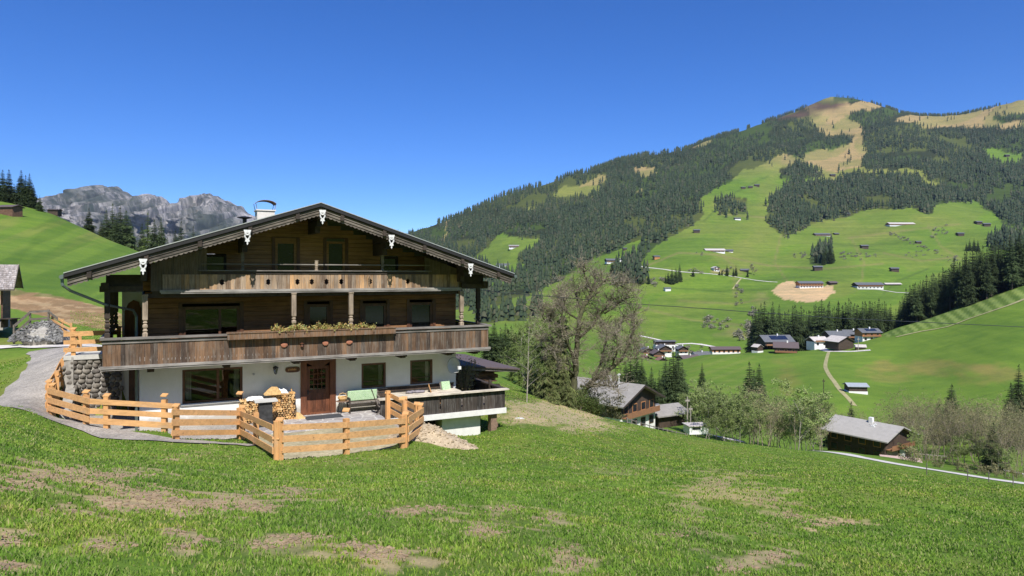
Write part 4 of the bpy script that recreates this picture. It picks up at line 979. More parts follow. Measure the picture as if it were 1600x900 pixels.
m = MB(); m.box(10.9, 13.2, .9, 1.0, -7.6, -6.445); m.box(15.2, 16.1, 2.2, 2.3, -8.2, -6.445); rel(m).build('shade_panel', MAT['shade_black'], dk)  # near-black sheets added as painted shade in the void under the deck
m = MB(); m.box(15.62, 15.92, -.05, .3, -7.9, -6.445); m.box(15.92, 16.0, .0, .1, -7.1, -6.9); rel(m).build('steel_post', MAT['rusty_steel'], dk)
# ---------------------------------------------------------------- things on the terrace and deck
def hthing(name, s, d, z, label, cat, rz=0, group=None):
    r_ = empty(name, hw(s, d, z), HR+rz); tag(r_, label, cat, group); return r_
t = hthing('long_table', 10.9, .15, HG, 'long pale wooden table behind the deck railing', 'table')
m = MB(); 
for k in range(5): m.box(0, 3.3, k*.17, k*.17+.165, .70, .75)
m.build('tabletop', MAT['table_wood'], t)
for x in (.25, 3.05):
    for y in (.1, .72): m = MB(); m.box(x-.04, x+.04, y-.04, y+.04, 0, .7); m.build('leg', MAT['grey_planks'], t)
t = hthing('wall_bench', 10.6, .98, HG, 'long dark wall bench below the two small ground floor windows', 'bench')
m = MB(); m.box(0, 3.7, 0, .36, .42, .46); m.build('seat', MAT['barn_wood'], t)
m = MB(); m.box(0, 3.7, .36, .40, .55, .72); m.box(0, 3.7, .36, .40, .76, .92); m.box(-.02, 3.72, .34, .405, .921, .96); m.build('backrest', MAT['barn_wood'], t)
for x in (.1, 1.8, 3.5): m = MB(); m.box(x, x+.06, .02, .38, 0, .42); m.build('leg', MAT['barn_wood'], t)
t = hthing('garden_bench', 9.15, .75, HG+.03, 'grey wooden garden bench with a green leaf patterned back cushion right of the front door', 'bench')
m = MB()
for k in range(4): m.box(0, 1.45, k*.1, k*.1+.085, .42, .445)
m.build('seat', MAT['grey_planks'], t)
m = MB()
for z in (.55, .68, .81): m.bar((0, .44+.06*(z-.5), z), (1.45, .44+.06*(z-.5), z), .02, .09)
m.box(.0, 1.45, .45, .475, .40, .5); m.build('backrest', MAT['grey_planks'], t)
for x in (.05, 1.35):
    m = MB(); m.box(x, x+.055, .0, .06, 0, .62); m.box(x, x+.055, .42, .48, 0, .9); m.box(x, x+.055, .0, .46, .62, .66); m.build('leg', MAT['dark_beam' if x < 1 else 'grey_planks'], t)
m = MB(); m.box(.06, 1.38, .36, .43, .48, .92)
c_ = m.build('cushion', MAT['cushion'], t)
bv = c_.modifiers.new('b', 'BEVEL'); bv.width = .03; bv.segments = 2
def folding_chair(name, s, d, rz, label, seatmat, backmat, backpad=None):
    t = hthing(name, s, d, HG, label, 'chair', rz, None)
    m = MB()
    for k in range(5): m.box(-.22, .22, -.2+k*.085, -.2+k*.085+.07, .42, .44)
    m.build('seat', MAT[seatmat], t)
    m = MB()
    for k in range(5): m.bar((-.22+k*.1, .2, .42), (-.22+k*.1, .42, 1.05), .07, .02, up=(0, -1, .3))
    m.bar((-.25, .42, 1.05), (.27, .42, 1.05), .03, .06); m.build('backrest', MAT[backmat], t)
    for x in (-.24, .24):
        m = MB(); m.bar((x, -.25, 0), (x, .24, .62), .03, .05); m.build('leg', MAT[seatmat], t)
        m = MB(); m.bar((x, .3, 0), (x, -.2, .42), .03, .05); m.bar((x, -.2, .64), (x, .3, .66), .05, .03); m.build('leg', MAT[seatmat], t)
    if backpad:
        m = MB(); m.add([(-.22, .17, .47), (.22, .17, .47), (.22, .38, 1.1), (-.22, .38, 1.1), (-.22, .10, .49), (.22, .10, .49), (.22, .31, 1.12), (-.22, .31, 1.12)], [(0, 1, 2, 3), (4, 7, 6, 5), (0, 4, 5, 1), (1, 5, 6, 2), (2, 6, 7, 3), (3, 7, 4, 0)]); m.box(-.22, .22, -.2, .15, .445, .5); m.build('cushion', MAT[backpad], t)
    return t
folding_chair('folding_chair', 10.45, .1, R(80), 'brown wooden folding chair with high slatted back beside the green cushioned bench', 'grey_planks', 'barn_wood', None)
folding_chair('folding_chair', 13.75, .55, R(10), 'chair with green leaf patterned cushion on the deck below the satellite dish', 'grey_planks', 'grey_planks', 'cushion')
folding_chair('folding_chair', 13.15, .35, R(70), 'bare orange-brown wooden chair leaning on the deck left of the green cushioned chair', 'larch_post', 'larch_post', None)
t = hthing('side_table', 8.95, .95, HG+.03, 'small rusty side table holding a wicker basket between front door and bench', 'side table')
m = MB(); m.lathe([(.26, .52), (.28, .53), (.28, .55), (.0, .552)], (0, 0, 0), 14); m.build('tabletop', MAT['rusty_steel'], t)
for k in range(3): a = 2.1*k; m = MB(); m.tube([(.2*math.cos(a), .2*math.sin(a), .52), (.27*math.cos(a), .27*math.sin(a), 0)], .012, 6); m.build('leg', MAT['dark_metal'], t)
t = hthing('basket', 8.95, .95, HG+.585, 'round wicker basket on the small rusty side table', 'basket')
m = MB(); m.lathe([(.13, 0), (.2, .1), (.21, .18), (.18, .18), (.16, .05)], (0, 0, 0), 14); m.build('bowl', MAT['cut_wood'], t); m = MB(); m.tube([(-.19, 0, .17), (-.12, 0, .3), (0, 0, .34), (.12, 0, .3), (.19, 0, .17)], .014, 6); m.build('handle', MAT['cut_wood'], t)
m = MB(); m.box(-.75, .75, -.38, .38, 0, .02); o = m.build('doormat', MAT['doormat_mat']); o.location = hw(8.05, .55, HG+.032); o.rotation_euler = (0, 0, HR); tag(o, 'dark grey doormat on the flagstones before the front door', 'doormat')
m = MB()
for k in range(4): m.blob((-.3+k*.2, rnd.uniform(-.08, .08), .05), .17, .12, .06, 8, 5, rnd=rnd, jit=.3)
o = m.build('work_gloves', MAT['cloth'], smooth=True); o.location = hw(12.1, .5, HG+.76); o.rotation_euler = (0, 0, HR); tag(o, 'crumpled dark grey cloth lying on the long pale table', 'cloth')
m = MB(); 
for k in range(5): m.bar((rnd.uniform(-.4, .4), rnd.uniform(-.2, .2), .02+.01*k), (rnd.uniform(-.4, .4), rnd.uniform(-.2, .2), .03+.012*k), .035, .02)
o = m.build('wood_offcuts', MAT['table_wood']); o.location = hw(13.0, .5, HG+.76); o.rotation_euler = (0, 0, HR); tag(o, 'loose pale sticks lying on the right end of the long table', 'sticks')
# firewood
def woodstack(s0, s1, d0, d1, h, label, hl=None):
    r_ = empty('firewood_stack', hw(s0, d0, HG), HR); tag(r_, label, 'firewood', 'split firewood stacked against the wall')
    q = random.Random(int(s0*10)); m = MB(); L = s1-s0; z = .05; k = 0
    while z < h:
        x = .05+(k % 2)*.05
        while x < L-.04:
            hh = h if hl is None else h-hl*abs(x-L*.5)
            if z < hh:
                r0 = q.uniform(.045, .075); n = q.choice((3, 4, 5)); a0 = q.random()*6; dy = q.uniform(-.04, .04); poly = []
                for i in range(n): t_ = a0+2*math.pi*i/n; poly.append((x+r0*math.cos(t_), z+r0*.85*math.sin(t_)))
                m.prism(poly, dy, d1-d0+dy)
            x += q.uniform(.09, .13)
        z += .088; k += 1
    m.build('split_logs', MAT['split_var'], r_)
    m = MB(); m.box(0, L, .08, d1-d0-.08, 0, h*.82); m.build('stack_core', MAT['bark'], r_); return r_
boards('split_var', [(.66, .42, .17), (.55, .31, .12), (.74, .52, .25), (.45, .25, .10), (.62, .36, .13), (.16, .10, .06)], streak=(9, 9, 9), bmp=.4, rough=.9)
woodstack(4.75, 5.75, .75, 1.15, .95, 'low stack of split firewood, left of the black barrel')
woodstack(5.95, 6.95, .7, 1.15, 1.12, 'taller stack of split firewood between the black barrel and the front door')
def rag_cloth(s, d, z, L, W, label, h=.12):
    n = 14; V_ = []; Fc = []; q = random.Random(int(s*7)); 
    for i in range(n+1):
        for j in range(7):
            x = (i/n-.5)*L; y = (j/6-.5)*W; V_.append((x, y, h*(1-(2*i/n-1)**4*.8)*(1-(j/3-1)**4*.8)+q.uniform(-.03, .03)))
    for i in range(n):
        for j in range(6): a_ = i*7+j; Fc.append((a_, a_+7, a_+8, a_+1))
    o = npmesh('white_tarp', V_, Fc, 4, MAT['snow_white'], smooth=True); o.location = hw(s, d, z); o.rotation_euler = (0, 0, HR); tag(o, label, 'tarp', 'white tarps over the firewood')
    md = o.modifiers.new('s', 'SOLIDIFY'); md.thickness = .02
rag_cloth(5.35, .95, HG+.93, .7, .5, 'crumpled white tarp on the low firewood stack'); rag_cloth(6.25, .95, HG+1.12, .8, .5, 'crumpled white tarp on the taller firewood stack', .18)
t = hthing('fire_barrel', 5.55, .1, HG, 'black soot stained upright fire barrel with a stone slab on top, before the firewood', 'fire barrel')
t.location = at(414.5, 430+6.05/27.6*1080, 27.6)
m = MB(); m.box(-.25, .25, -.22, .22, 0, 1.02); m.box(-.27, .27, -.24, .24, 0, .06); m.build('barrel_body', MAT['soot'] if 'soot' in MAT else MAT['dark_metal'], t)
m = MB(); m.box(-.42, .44, -.32, .3, 1.022, 1.08); m.build('top_slab', MAT['concrete'], t)
m = MB(); pl = [(-.3, 0), (.34, 0), (.36, .12), (.22, .3), (.0, .32), (-.14, .22), (-.32, .04)]; m.prism(pl, -.12, .1); o = m.build('log_slab', MAT['cut_wood']); o.location = Vector(t.location)+Vector((-.05, .9, 1.12)); o.rotation_euler = (0, 0, HR); tag(o, 'curved bark edged log wedge lying behind the fire barrel slab', 'log')
m = MB(); m.bar((0, 0, 0), (-.2, .25, 1.25), .03, .03); m.prism([(-.1, 0), (.35, 0), (.1, .25), (-.02, .3)], -.15, -.1); o = m.build('broom', MAT['cut_wood']); o.location = hw(7.0, .75, HG+.03); o.rotation_euler = (0, 0, HR); tag(o, 'light wooden broom leaning on the firewood left of the door', 'broom')
# satellite dish
t = hthing('satellite_dish', 14.1, .95, -4.22, 'grey satellite dish at the right corner of the white wall', 'satellite dish')
m = MB(); n = 20; rows = []
for i in range(6):
    r0 = i/5; rows.append([(.33*r0*math.cos(2*math.pi*j/n), -.05-.10*(1-r0*r0)*-1-.06, .40*r0*math.sin(2*math.pi*j/n)) for j in range(n)])
vs = [p for r_ in rows for p in r_]; fs = [(i*n+j, i*n+(j+1) % n, (i+1)*n+(j+1) % n, (i+1)*n+j) for i in range(5) for j in range(n)]
m.add(vs, fs); o = m.build('reflector', MAT['dish_grey'], t, smooth=True); md = o.modifiers.new('s', 'SOLIDIFY'); md.thickness = .015
m = MB(); m.tube([(0, -.02, -.36), (.1, -.45, -.28), (.12, -.5, -.1)], .018, 6); m.box(.05, .19, -.58, -.46, -.14, .0); m.build('feed_arm', MAT['white_paint'], t)
m = MB(); m.tube([(0, .02, 0), (0, .44, 0)], .03, 6); m.build('mount', MAT['dark_metal'], t)
# heap of earth beside the fence
def heap(name, c, rx, ry, h, mat, label, cat, seed=1, stones=0, smat=None):
    n = 40; V_ = []; Fc = []; q = random.Random(seed)
    base = min(ground(c.x+dx*rx, c.y+dy*ry) for dx in (-.7, 0, .7) for dy in (-.7, 0, .7))
    for i in range(n+1):
        for j in range(n+1):
            x = (i/n*2-1); y = (j/n*2-1); r_ = math.hypot(x, y)+.18*float(fbm(np.array([x*2.5+seed]), np.array([y*2.5]), 3)[0]-.5)*2
            X = c.x+x*rx; Y = c.y+y*ry; z = h*max(0, 1-max(r_, 0)**1.3)+(.16*(float(fbm(np.array([X*2.5]), np.array([Y*2.5]), 4)[0])-.45) if r_ < 1 else 0)
            V_.append((x*rx, y*ry, ground(X, Y)+z-(.03 if r_ < 1 else .25)-c.z))
    for i in range(n):
        for j in range(n): a_ = i*(n+1)+j; Fc.append((a_, a_+n+1, a_+n+2, a_+1))
    root = empty(name, c); tag(root, label, cat); npmesh('earth', V_, Fc, 4, mat, parent=root, smooth=True); m = MB()
    for k in range(520):
        a_ = q.random()*6.283; e = math.sqrt(q.random())*.95; x = e*math.cos(a_); y = e*math.sin(a_); i = int((x+1)/2*n+.5); j = int((y+1)/2*n+.5); zz = V_[i*(n+1)+j][2]; r_ = q.uniform(.015, .06)
        m.blob((x*rx, y*ry, zz+r_*.3), r_, r_, r_*.7, 5, 4, rnd=q, jit=.3)
    m.build('clods', mat, root)
    return root
MAT['heap'] = gravelmat('heap_mat', (.26, .20, .13), (.50, .42, .30), 9)
heap('earth_heap', Vector((-3.05, 26.0, -6.0)), 1.9, 1.2, .55, MAT['heap'], 'pale heap of loose earth and gravel between the fence corner and the deck', 'earth heap', 3)
p = spot(679, 672); m = MB(); m.blob((0, 0, 0), .24, .2, .17, 9, 6, rnd=rnd, jit=.15); o = m.build('field_stone', MAT['stone'], smooth=False); o.location = hw(11.9, -.55, -6.28); tag(o, 'reddish field stone on top of the earth heap under the deck', 'stone')
# shrub at the deck corner
def shrub(loc, r, h, n, mat, label, cat='shrub', seed=1, size=.05, stems=14, name='shrub'):
    root = empty(name, loc); tag(root, label, cat); q = random.Random(seed); m = MB(); tips = []
    for i in range(stems):
        a_ = q.random()*6.3; e = q.uniform(.2, 1); t_ = Vector((r*e*math.cos(a_), r*e*math.sin(a_), h*q.uniform(.5, 1))); tips.append(t_); m.tube([(0, 0, -.1), t_*.5+Vector((0, 0, .12*h)), t_], [.02, .014, .006], 4)
    m.build('stems', MAT['twig'], root)
    def fn(q_): t_ = q_.choice(tips); k = q_.uniform(.35, 1.05); return t_*k+Vector((q_.gauss(0, r*.22), q_.gauss(0, r*.22), q_.gauss(0, h*.1)))
    V_, F_ = leafcloud(n, fn, size, q); npmesh('leaves', V_, F_, 4, mat, root); return root
shrub(hw(15.1, 2.0, HG), .75, 2.1, 1500, MAT['brown_buds'], 'budding shrub at the deck behind the satellite dish', seed=4, stems=26)
# ---------------------------------------------------------------- log barn right behind the deck
bn = empty('log_barn', hw(14.0, 4.5, -8), HR); tag(bn, 'low log barn with brown shallow roof behind the deck', 'barn')
def brl(mb): mb.v = [(x-14.0, y-4.5, z+8) for x, y, z in mb.v]; return mb
rx = lambda s_: -4.55-(s_-14.0)*.105
m = MB(); m.prism([(13.0, rx(14)+.0), (14.0, rx(14)), (19.5, rx(19.5)), (19.5, rx(19.5)-.07), (14.0, rx(14)-.07), (13.0, rx(14)-.07)], 4.45, 12.2); rf = brl(m).build('roof', MAT['roof_brown'], bn)
m = MB(); m.prism([(13.2, rx(14)-.075), (19.4, rx(19.4)-.075), (19.4, rx(19.4)-.2), (13.2, rx(14)-.2)], 4.55, 4.6); brl(m).build('verge_board', MAT['grey_planks'], rf)
m = MB(); q = -7.9
while q < -5.2:
    m.box(14.9, 18.3+rnd.choice((-.1, .15, .3)), 5.4, 11.5, q, q+.19); q += .2
brl(m).build('log_wall', MAT['log_horizontal'], bn)
m = MB(); m.box(14.6, 18.9, 5.2, 5.38, -5.35, -5.1); m.box(15, 18.6, 5.1, 5.35, -6.15, -6.02); brl(m).build('beams', MAT['dark_beam'], bn)
m = MB()
for k in range(16): m.box(14.9+rnd.uniform(0, .3), 18.1+rnd.uniform(-.5, .3), 4.95+rnd.uniform(0, .2), 5.3, -6.0+k*.045, -6.0+k*.045+.035)
brl(m).build('stored_planks', MAT['log_horizontal'], bn)
# ================================================================ LEFT SIDE
def place(px, py, Y): p = at(px, py, Y); return p
# shingled hut at the left edge
hut = empty('shingled_hut', at(25, 500, 52), R(30)); tag(hut, 'small dark log hut with grey shingle roof at the left edge beside the ploughed strip', 'hut')
o0 = Vector(hut.location)
def hxy(px, py, Y): return at(px, py, Y)-o0
m = MB()
xr = 0.; ze = 2.33; zr = 4.2; y0 = -1.4; y1 = 1.6; y2 = 4.6; q = random.Random(3)
for k in range(13):
    t0 = k/13; t1 = (k+1.25)/13; x = -6.5
    while x < xr+.0:
        w_ = q.uniform(.12, .22); za = ze+(zr-ze)*t0+.012; zb = ze+(zr-ze)*min(1, t1)-.012; ya = y0+(y1-y0)*t0; yb = y0+(y1-y0)*min(1, t1); x2 = min(x+w_-.008, xr+.0); j = q.uniform(-.03, .02)
        m.add([(x, ya+j, za+.02), (x2, ya+j, za+.02), (x2, yb, zb), (x, yb, zb), (x, ya+j, za-.01), (x2, ya+j, za-.01), (x2, yb, zb-.02), (x, yb, zb-.02)], [(0, 1, 2, 3), (4, 7, 6, 5), (0, 4, 5, 1), (1, 5, 6, 2), (3, 2, 6, 7), (0, 3, 7, 4)]); x += w_
m.add([(-6.5, y1, zr-.02), (xr, y1, zr-.02), (xr, y2, ze), (-6.5, y2, ze)], [(0, 1, 2, 3)])
rf = m.build('roof', MAT['shingles'], hut)
m = MB(); m.bar((xr+.02, y0, ze-.02), (xr+.02, y1, zr-.02), .04, .14); m.bar((xr+.02, y1, zr-.02), (xr+.02, y2, ze-.02), .04, .14); m.bar((-6.5, y0+.02, ze-.05), (xr, y0+.02, ze-.05), .05, .08); m.build('verge_board', MAT['verge_wood'], rf)
m = MB(); z = -.1
xw = xr-.75
while z < ze-.05: m.box(-6.3, xw-.35, y0+.9, y0+1.05, z, z+.2); m.box(xw-.12, xw, y0+.85, y2-.6, z, z+.2); z += .21
m.add([(xw+.02, y0+.3, ze-.1), (xw+.02, y2-.3, ze-.1), (xw+.02, y1, zr-.1)], [(0, 1, 2)])
m.build('log_wall', MAT['log_horizontal'], hut)
m = MB(); m.box(-6.3, xw, y0+.95, y2-.6, -.7, -.1); m.build('stone_base', MAT['stone'], hut)
m = MB(); m.box(xw+.3, xw+1.3, y0+.2, y0+1.1, .12, .18); m.box(xw+.4, xw+.46, y0+.3, y0+1.0, -.5, .12); m.box(xw+1.1, xw+1.16, y0+.3, y0+1.0, -.5, .12); o = m.build('plank_bench', MAT['dark_beam'], None); o.location = o0; tag(o, 'low dark plank bench beside the shingled hut', 'bench')
# boulder embankment with railings
emb = empty('boulder_embankment', at(62, 529, 46)); tag(emb, 'mound faced with grey rubble stones below the dark plank railing', 'embankment')
q = random.Random(8); m = MB(); core = MB(); 
core.blob((0, .9, -.1), 1.7, 1.3, 1.1, 14, 8, rnd=q, jit=.05); core.build('mound_core', MAT['stone'], emb)
for k in range(620):
    x = q.uniform(-1.75, 1.75); hmax = 1.05*max(0, 1-(abs(x)/1.8)**2.2)+.08; z = q.uniform(-.15, hmax); r_ = q.uniform(.05, .12); m.blob((x, -.35+z*.75+q.uniform(-.05, .05), z), r_, r_, r_*.8, 5, 4, rnd=q, jit=.25)
m.build('rubble', MAT['stone_dark'] if 'stone_dark' in MAT else MAT['stone_var'], emb)
def poly_fence(name, pts, label, mats, rails, h, group=None, pw=.1, rw=.14, cap=False): return larch_fence(pts, label, group, h=h, name=name, rails=rails, rw=rw, mat=mats, pm=mats, pw=pw, cap=cap)
yb = 46.3
poly_fence('plank_railing', [at(22, 529, yb-.2)-Vector((0,0,0)), at(47, 507, yb+.5), at(76, 505, yb+.6), at(97, 522, yb+.2)], 'dark weathered plank railing over the rubble mound', 'verge_wood', (.35, .85), .9, None)
poly_fence('plank_railing', [at(82, 510, 47.2), at(98, 520, 46.3), at(111, 526, 45.8)], 'light orange plank railing down the right side of the rubble mound', 'larch_new', (.2, .5, .8), .9, None)
# wooden huts on the left hill
def smallhut(px, py, Y0, wpx, label, lenf=1.3, yaw=.25, roofm='roof_brown', wallm='barn_wood', hf=.42, group=None, name='hay_hut', gable=False, rf_=.16, base=None, grp=None, cat='hut', roofpitch=None):
    p = spot(px, py, Y0); W = wpx/F*p.y; root = empty(name, p, yaw); tag(root, label, cat, group)
    L = W; D = W*lenf*.8; H = W*hf; r_ = W*rf_; ov = W*.1
    m = MB()
    if gable:
        m.prism([(-L/2, -.3*H), (L/2, -.3*H), (L/2, H), (0, H+r_), (-L/2, H)], 0, D)
    else:
        m.box(-L/2, L/2, 0, D, -.3*H, H); m.add([(-L/2+.01, 0.02, H), (-L/2+.01, D-.02, H), (-L/2+.01, D/2, H+r_*.95)], [(0, 1, 2)]); m.add([(L/2-.01, .02, H), (L/2-.01, D-.02, H), (L/2-.01, D/2, H+r_*.95)], [(0, 2, 1)])
    m.build('wall', MAT[wallm], root); m = MB(); t = W*.03
    if gable:
        q = ov*(r_/(L/2)); pr = [(-L/2-ov, H-q), (0, H+r_), (L/2+ov, H-q), (L/2+ov, H-q+t), (0, H+r_+t), (-L/2-ov, H-q+t)]; m.prism(pr, -ov, D+ov)
    else:
        q = ov*(r_/(D/2)); 
        for (a, b, za, zb) in ((-ov, D/2, H-q, H+r_), (D+ov, D/2, H-q, H+r_)):
            x0, x1 = -L/2-ov, L/2+ov; m.add([(x0, a, za), (x1, a, za), (x1, b, zb), (x0, b, zb), (x0, a, za+t), (x1, a, za+t), (x1, b, zb+t), (x0, b, zb+t)], [(0, 1, 2, 3), (4, 7, 6, 5), (0, 4, 5, 1), (1, 5, 6, 2), (2, 6, 7, 3), (3, 7, 4, 0)])
    m.build('roof', MAT[roofm], root)
    if base:
        m = MB(); m.box(-L/2-.02*W, L/2+.02*W, -.02*W, D, -.3*H, H*.3); m.build('stone_base', MAT[base], root)
    return root
smallhut(8, 336, 200, 26, 'brown log hut near the skyline of the left hill, cut by the left edge', .9, -.15, 'roof_brown', 'log_horizontal', .5, rf_=.12)
smallhut(82, 334, 200, 15, 'tiny dark hut on the crest of the left hill below the rocky peaks', 1, .1, 'dark_beam', 'barn_wood', .45, rf_=.1)
# ================================================================ FARMHOUSES
def farmhouse(name, px, py, Y0, wpx, label, yaw=0.0, depth=1.4, storeys=(1, 1), front='gable', roofm='roof_slate', upper='barn_wood', lower='white_wall', pitch=.30, sh=2.6, bal=True, W=None, solar=False, group=None, chim=True, cat='farmhouse', wins=3, ov=.9, balm='brown_balcony', Yfix=None):
    p = at(px, py, Yfix) if Yfix else spot(px, py, Y0); 
    L = wpx/F*p.y; root = empty(name, p, yaw); tag(root, label, cat, group)
    g, u_ = storeys; Hg = g*sh; H = (g+u_)*sh; D = L*depth; X = L/2
    m = MB(); m.box(-X, X, 0, D, -2.5, Hg); 
    if Hg > 0: m.build('ground_floor', MAT[lower], root)
    e = .04
    if front == 'gable':
        rh = X*pitch; m = MB(); m.prism([(-X-e, Hg), (X+e, Hg), (X+e, H), (0, H+rh), (-X-e, H)], -e, D+e); m.build('upper_floor', MAT[upper], root)
        t = .22; q = ov*pitch; m = MB(); m.prism([(-X-ov, H-q), (0, H+rh), (X+ov, H-q), (X+ov, H-q+t), (0, H+rh+t), (-X-ov, H-q+t)], -ov, D+ov); rf = m.build('roof', MAT[roofm], root)
        m = MB(); m.bar((-X-ov, -ov-.03, H-q+.05), (0, -ov-.03, H+rh+.05), .05, .3); m.bar((X+ov, -ov-.03, H-q+.05), (0, -ov-.03, H+rh+.05), .05, .3); m.build('verge_board', MAT['dark_beam'], rf)
    else:
        rh = D/2*pitch; m = MB(); m.box(-X-e, X+e, -e, D+e, Hg, H); m.add([(-X-e, 0, H), (-X-e, D, H), (-X-e, D/2, H+rh-.05)], [(0, 1, 2)]); m.add([(X+e, 0, H), (X+e, D, H), (X+e, D/2, H+rh-.05)], [(0, 2, 1)]); m.build('upper_floor', MAT[upper], root)
        t = .22; q = ov*pitch; m = MB()
        for (a, b) in ((-ov, D/2), (D+ov, D/2)):
            za, zb = H-q, H+rh; x0, x1 = -X-ov, X+ov; m.add([(x0, a, za), (x1, a, za), (x1, b, zb), (x0, b, zb), (x0, a, za+t), (x1, a, za+t), (x1, b, zb+t), (x0, b, zb+t)], [(0, 1, 2, 3), (4, 7, 6, 5), (0, 4, 5, 1), (1, 5, 6, 2), (2, 6, 7, 3), (3, 7, 4, 0)])
        rf = m.build('roof', MAT[roofm], root)
        if solar: m = MB(); m.add([(-X*.5, D*.1, H+rh*.2+.3), (X*.7, D*.1, H+rh*.2+.3), (X*.7, D*.42, H+rh*.84+.3), (-X*.5, D*.42, H+rh*.84+.3)], [(0, 1, 2, 3)]); m.build('solar_panels', MAT['solar_panel'], rf)
    if chim: m = MB(); cx_, cy_ = X*.15, D*.45; m.box(cx_-.35, cx_+.35, cy_-.35, cy_+.35, H, H+rh+1.0); m.build('chimney', MAT['white_wall'], rf)
    if bal and u_: m = MB(); m.box(-X*.96, X*.96, -1.1, -1.04, Hg+.05, Hg+1.0); m.box(-X*.96, X*.96, -1.04, -e, Hg+.05, Hg+.15); m.build('balcony', MAT[balm], root)
    if wins:
        for st in range(max(1, int(g+u_+.35))):
            for k in range(wins):
                x = -X+2*X*(k+.5)/wins; ww = min(.6, X/wins*.45); zc = st*sh+sh*.5
                m = MB(); m.box(x-ww-.12, x+ww+.12, -e-.05, -e-.004, zc-.72, zc+.72); wf = m.build('window', MAT['frame_wood'] if st < g else MAT['wood_cladding'], root)
                m = MB(); m.box(x-ww, x+ww, -e-.062, -e-.052, zc-.6, zc+.6); m.build('pane', MAT['dark_glass'], wf)
    return root
simple('dark_glass', (.02, .025, .03), .2, 3, .15, 0)
simple('soot', (.03, .03, .03), .9, 5, .8, .2)
boards('stone_dark', [(.13, .13, .13), (.22, .22, .22), (.07, .07, .07), (.34, .34, .33)], streak=(2, 2, 2), rough=.95)
bh = bpy.data.objects
for o in C.objects:
    if o.name.startswith('barrel_body'): o.data.materials[0] = MAT['soot']
    if o.name.startswith('rubble'): o.data.materials[0] = MAT['stone_dark']
# house below the old tree (gable towards lower right), built at its own place
h2 = farmhouse('farmhouse', 968, 668, 0, 94, 'white and dark timber farmhouse with grey roof and brown balcony below the old bare tree', yaw=R(48), depth=1.35, storeys=(1, 1.0), roofm='roof_grey', pitch=.42, sh=2.7, Yfix=125, balm='brown_balcony', wins=4, ov=1.3)
h2.location = at(998, 666, 118)-Vector((0, 0, .7))
m = MB(); m.tube([(-1.5, 3, 6), (-1.5, 3, 9.6)], .08, 6); m.box(-1.9, -1.1, 2.9, 3.1, 9.3, 9.45); m.build('antenna', MAT['white_paint'], h2)
b2 = farmhouse('farm_shed', 1045, 668, 0, 52, 'dark wooden shed with pale grey roof right of the farmhouse with brown balcony', yaw=R(28), depth=.9, storeys=(0, 1), front='eaves', roofm='roof_grey', pitch=.36, sh=2.4, bal=False, Yfix=122, cat='shed', wins=0, chim=False)
b2.location = at(1050, 664, 124)-Vector((0, 0, .3))
b3 = farmhouse('farm_shed', 1025, 660, 0, 34, 'low shed with blue solar panels between farmhouse and pale roofed shed', yaw=R(28), depth=1.1, storeys=(0, 1), front='eaves', roofm='roof_slate', pitch=.4, sh=2.2, bal=False, Yfix=128, cat='shed', wins=0, chim=False, solar=True)
b3.location = at(1022, 660, 131)-Vector((0, 0, .3))
cv = empty('white_outbuilding', at(1092, 671, 112)-Vector((0,0,.2)), .15); tag(cv, 'low white outbuilding with flat roof beside the two utility poles', 'outbuilding')
m = MB(); m.box(-1.6, 1.6, 0, 2.5, -.6, .7); m.build('wall', MAT['white_wall'], cv); m = MB(); m.box(-1.8, 1.8, -.2, 2.7, .7, .8); m.build('roof', MAT['roof_pale'], cv); m = MB(); m.box(-1.1, .3, -.02, .0, .15, .55); m.build('window', MAT['dark_glass'], cv)
# farmhouse by the road: long roof towards the camera, gable to the right
simple('roof_grey2', (.33, .315, .29), .12, 1.2, .9, .2)
h3 = farmhouse('farmhouse', 1345, 700, 0, 88, 'dark timber farmhouse with long pale grey roof beside the white road', yaw=R(-57), depth=.80, storeys=(1, 1), front='eaves', roofm='roof_grey2', pitch=.38, sh=2.15, upper='barn_wood', lower='barn_wood', bal=False, Yfix=140, wins=4, ov=1.2)
h3.location = at(1336, 710, 133)-Vector((0, 0, .2))
def gableparts(root, X, D, H):
    m = MB(); m.box(X+.05, X+1.2, .4, D-.4, H*.5, H*.5+.12); m.box(X+1.14, X+1.2, .4, D-.4, H*.5+.12, H*.5+.9); m.build('side_balcony', MAT['brown_balcony'], root)
    m = MB(); m.prism([(0, 0), (2.4, 0), (2.4, 1.6), (2.0, 2.3), (1.2, 2.6), (.4, 2.3), (0, 1.6)], 0, .05)
    m.v = [(X+.08+y, D*.55+x*.8, z-.2) for x, y, z in m.v]; m.build('white_arch', MAT['white_wall'], root)
    m = MB(); m.box(X+.06, X+.1, .6, D*.5, -.3, 2.0); m.build('pink_wall', MAT['pink_paving'], root)
gableparts(h3, 88/F*140/2, .80*88/F*140, 4.3)
m = MB(); 
m.tube([(0, 0, 0), (0, 0, 1.6)], .05, 6); m.box(-.3, .5, -.3, .3, 0, .5); m.tube([(.1, 0, .5), (.6, .2, .9)], .16, 8)
o = m.build('roof_vent', MAT['white_paint'], h3); o.location = (1.8, 2.9, 5.2)
t = empty('patio_wall', at(1400, 716, 124)-Vector((0,0,.1)), R(-24)); tag(t, 'low pale garden wall and pink paving at the right end of the long grey roof', 'garden wall')
m = MB(); m.box(-2.5, 4, -1.5, 2, -.3, .05); m.build('paving', MAT['pink_paving'], t); m = MB()
for k in range(9): m.box(3+k*.6, 3.1+k*.6, 1.9, 2.0, 0, .9)
m.box(2.9, 8.2, 1.9, 2.0, .75, .9); m.build('rail', MAT['grey_planks'], t)
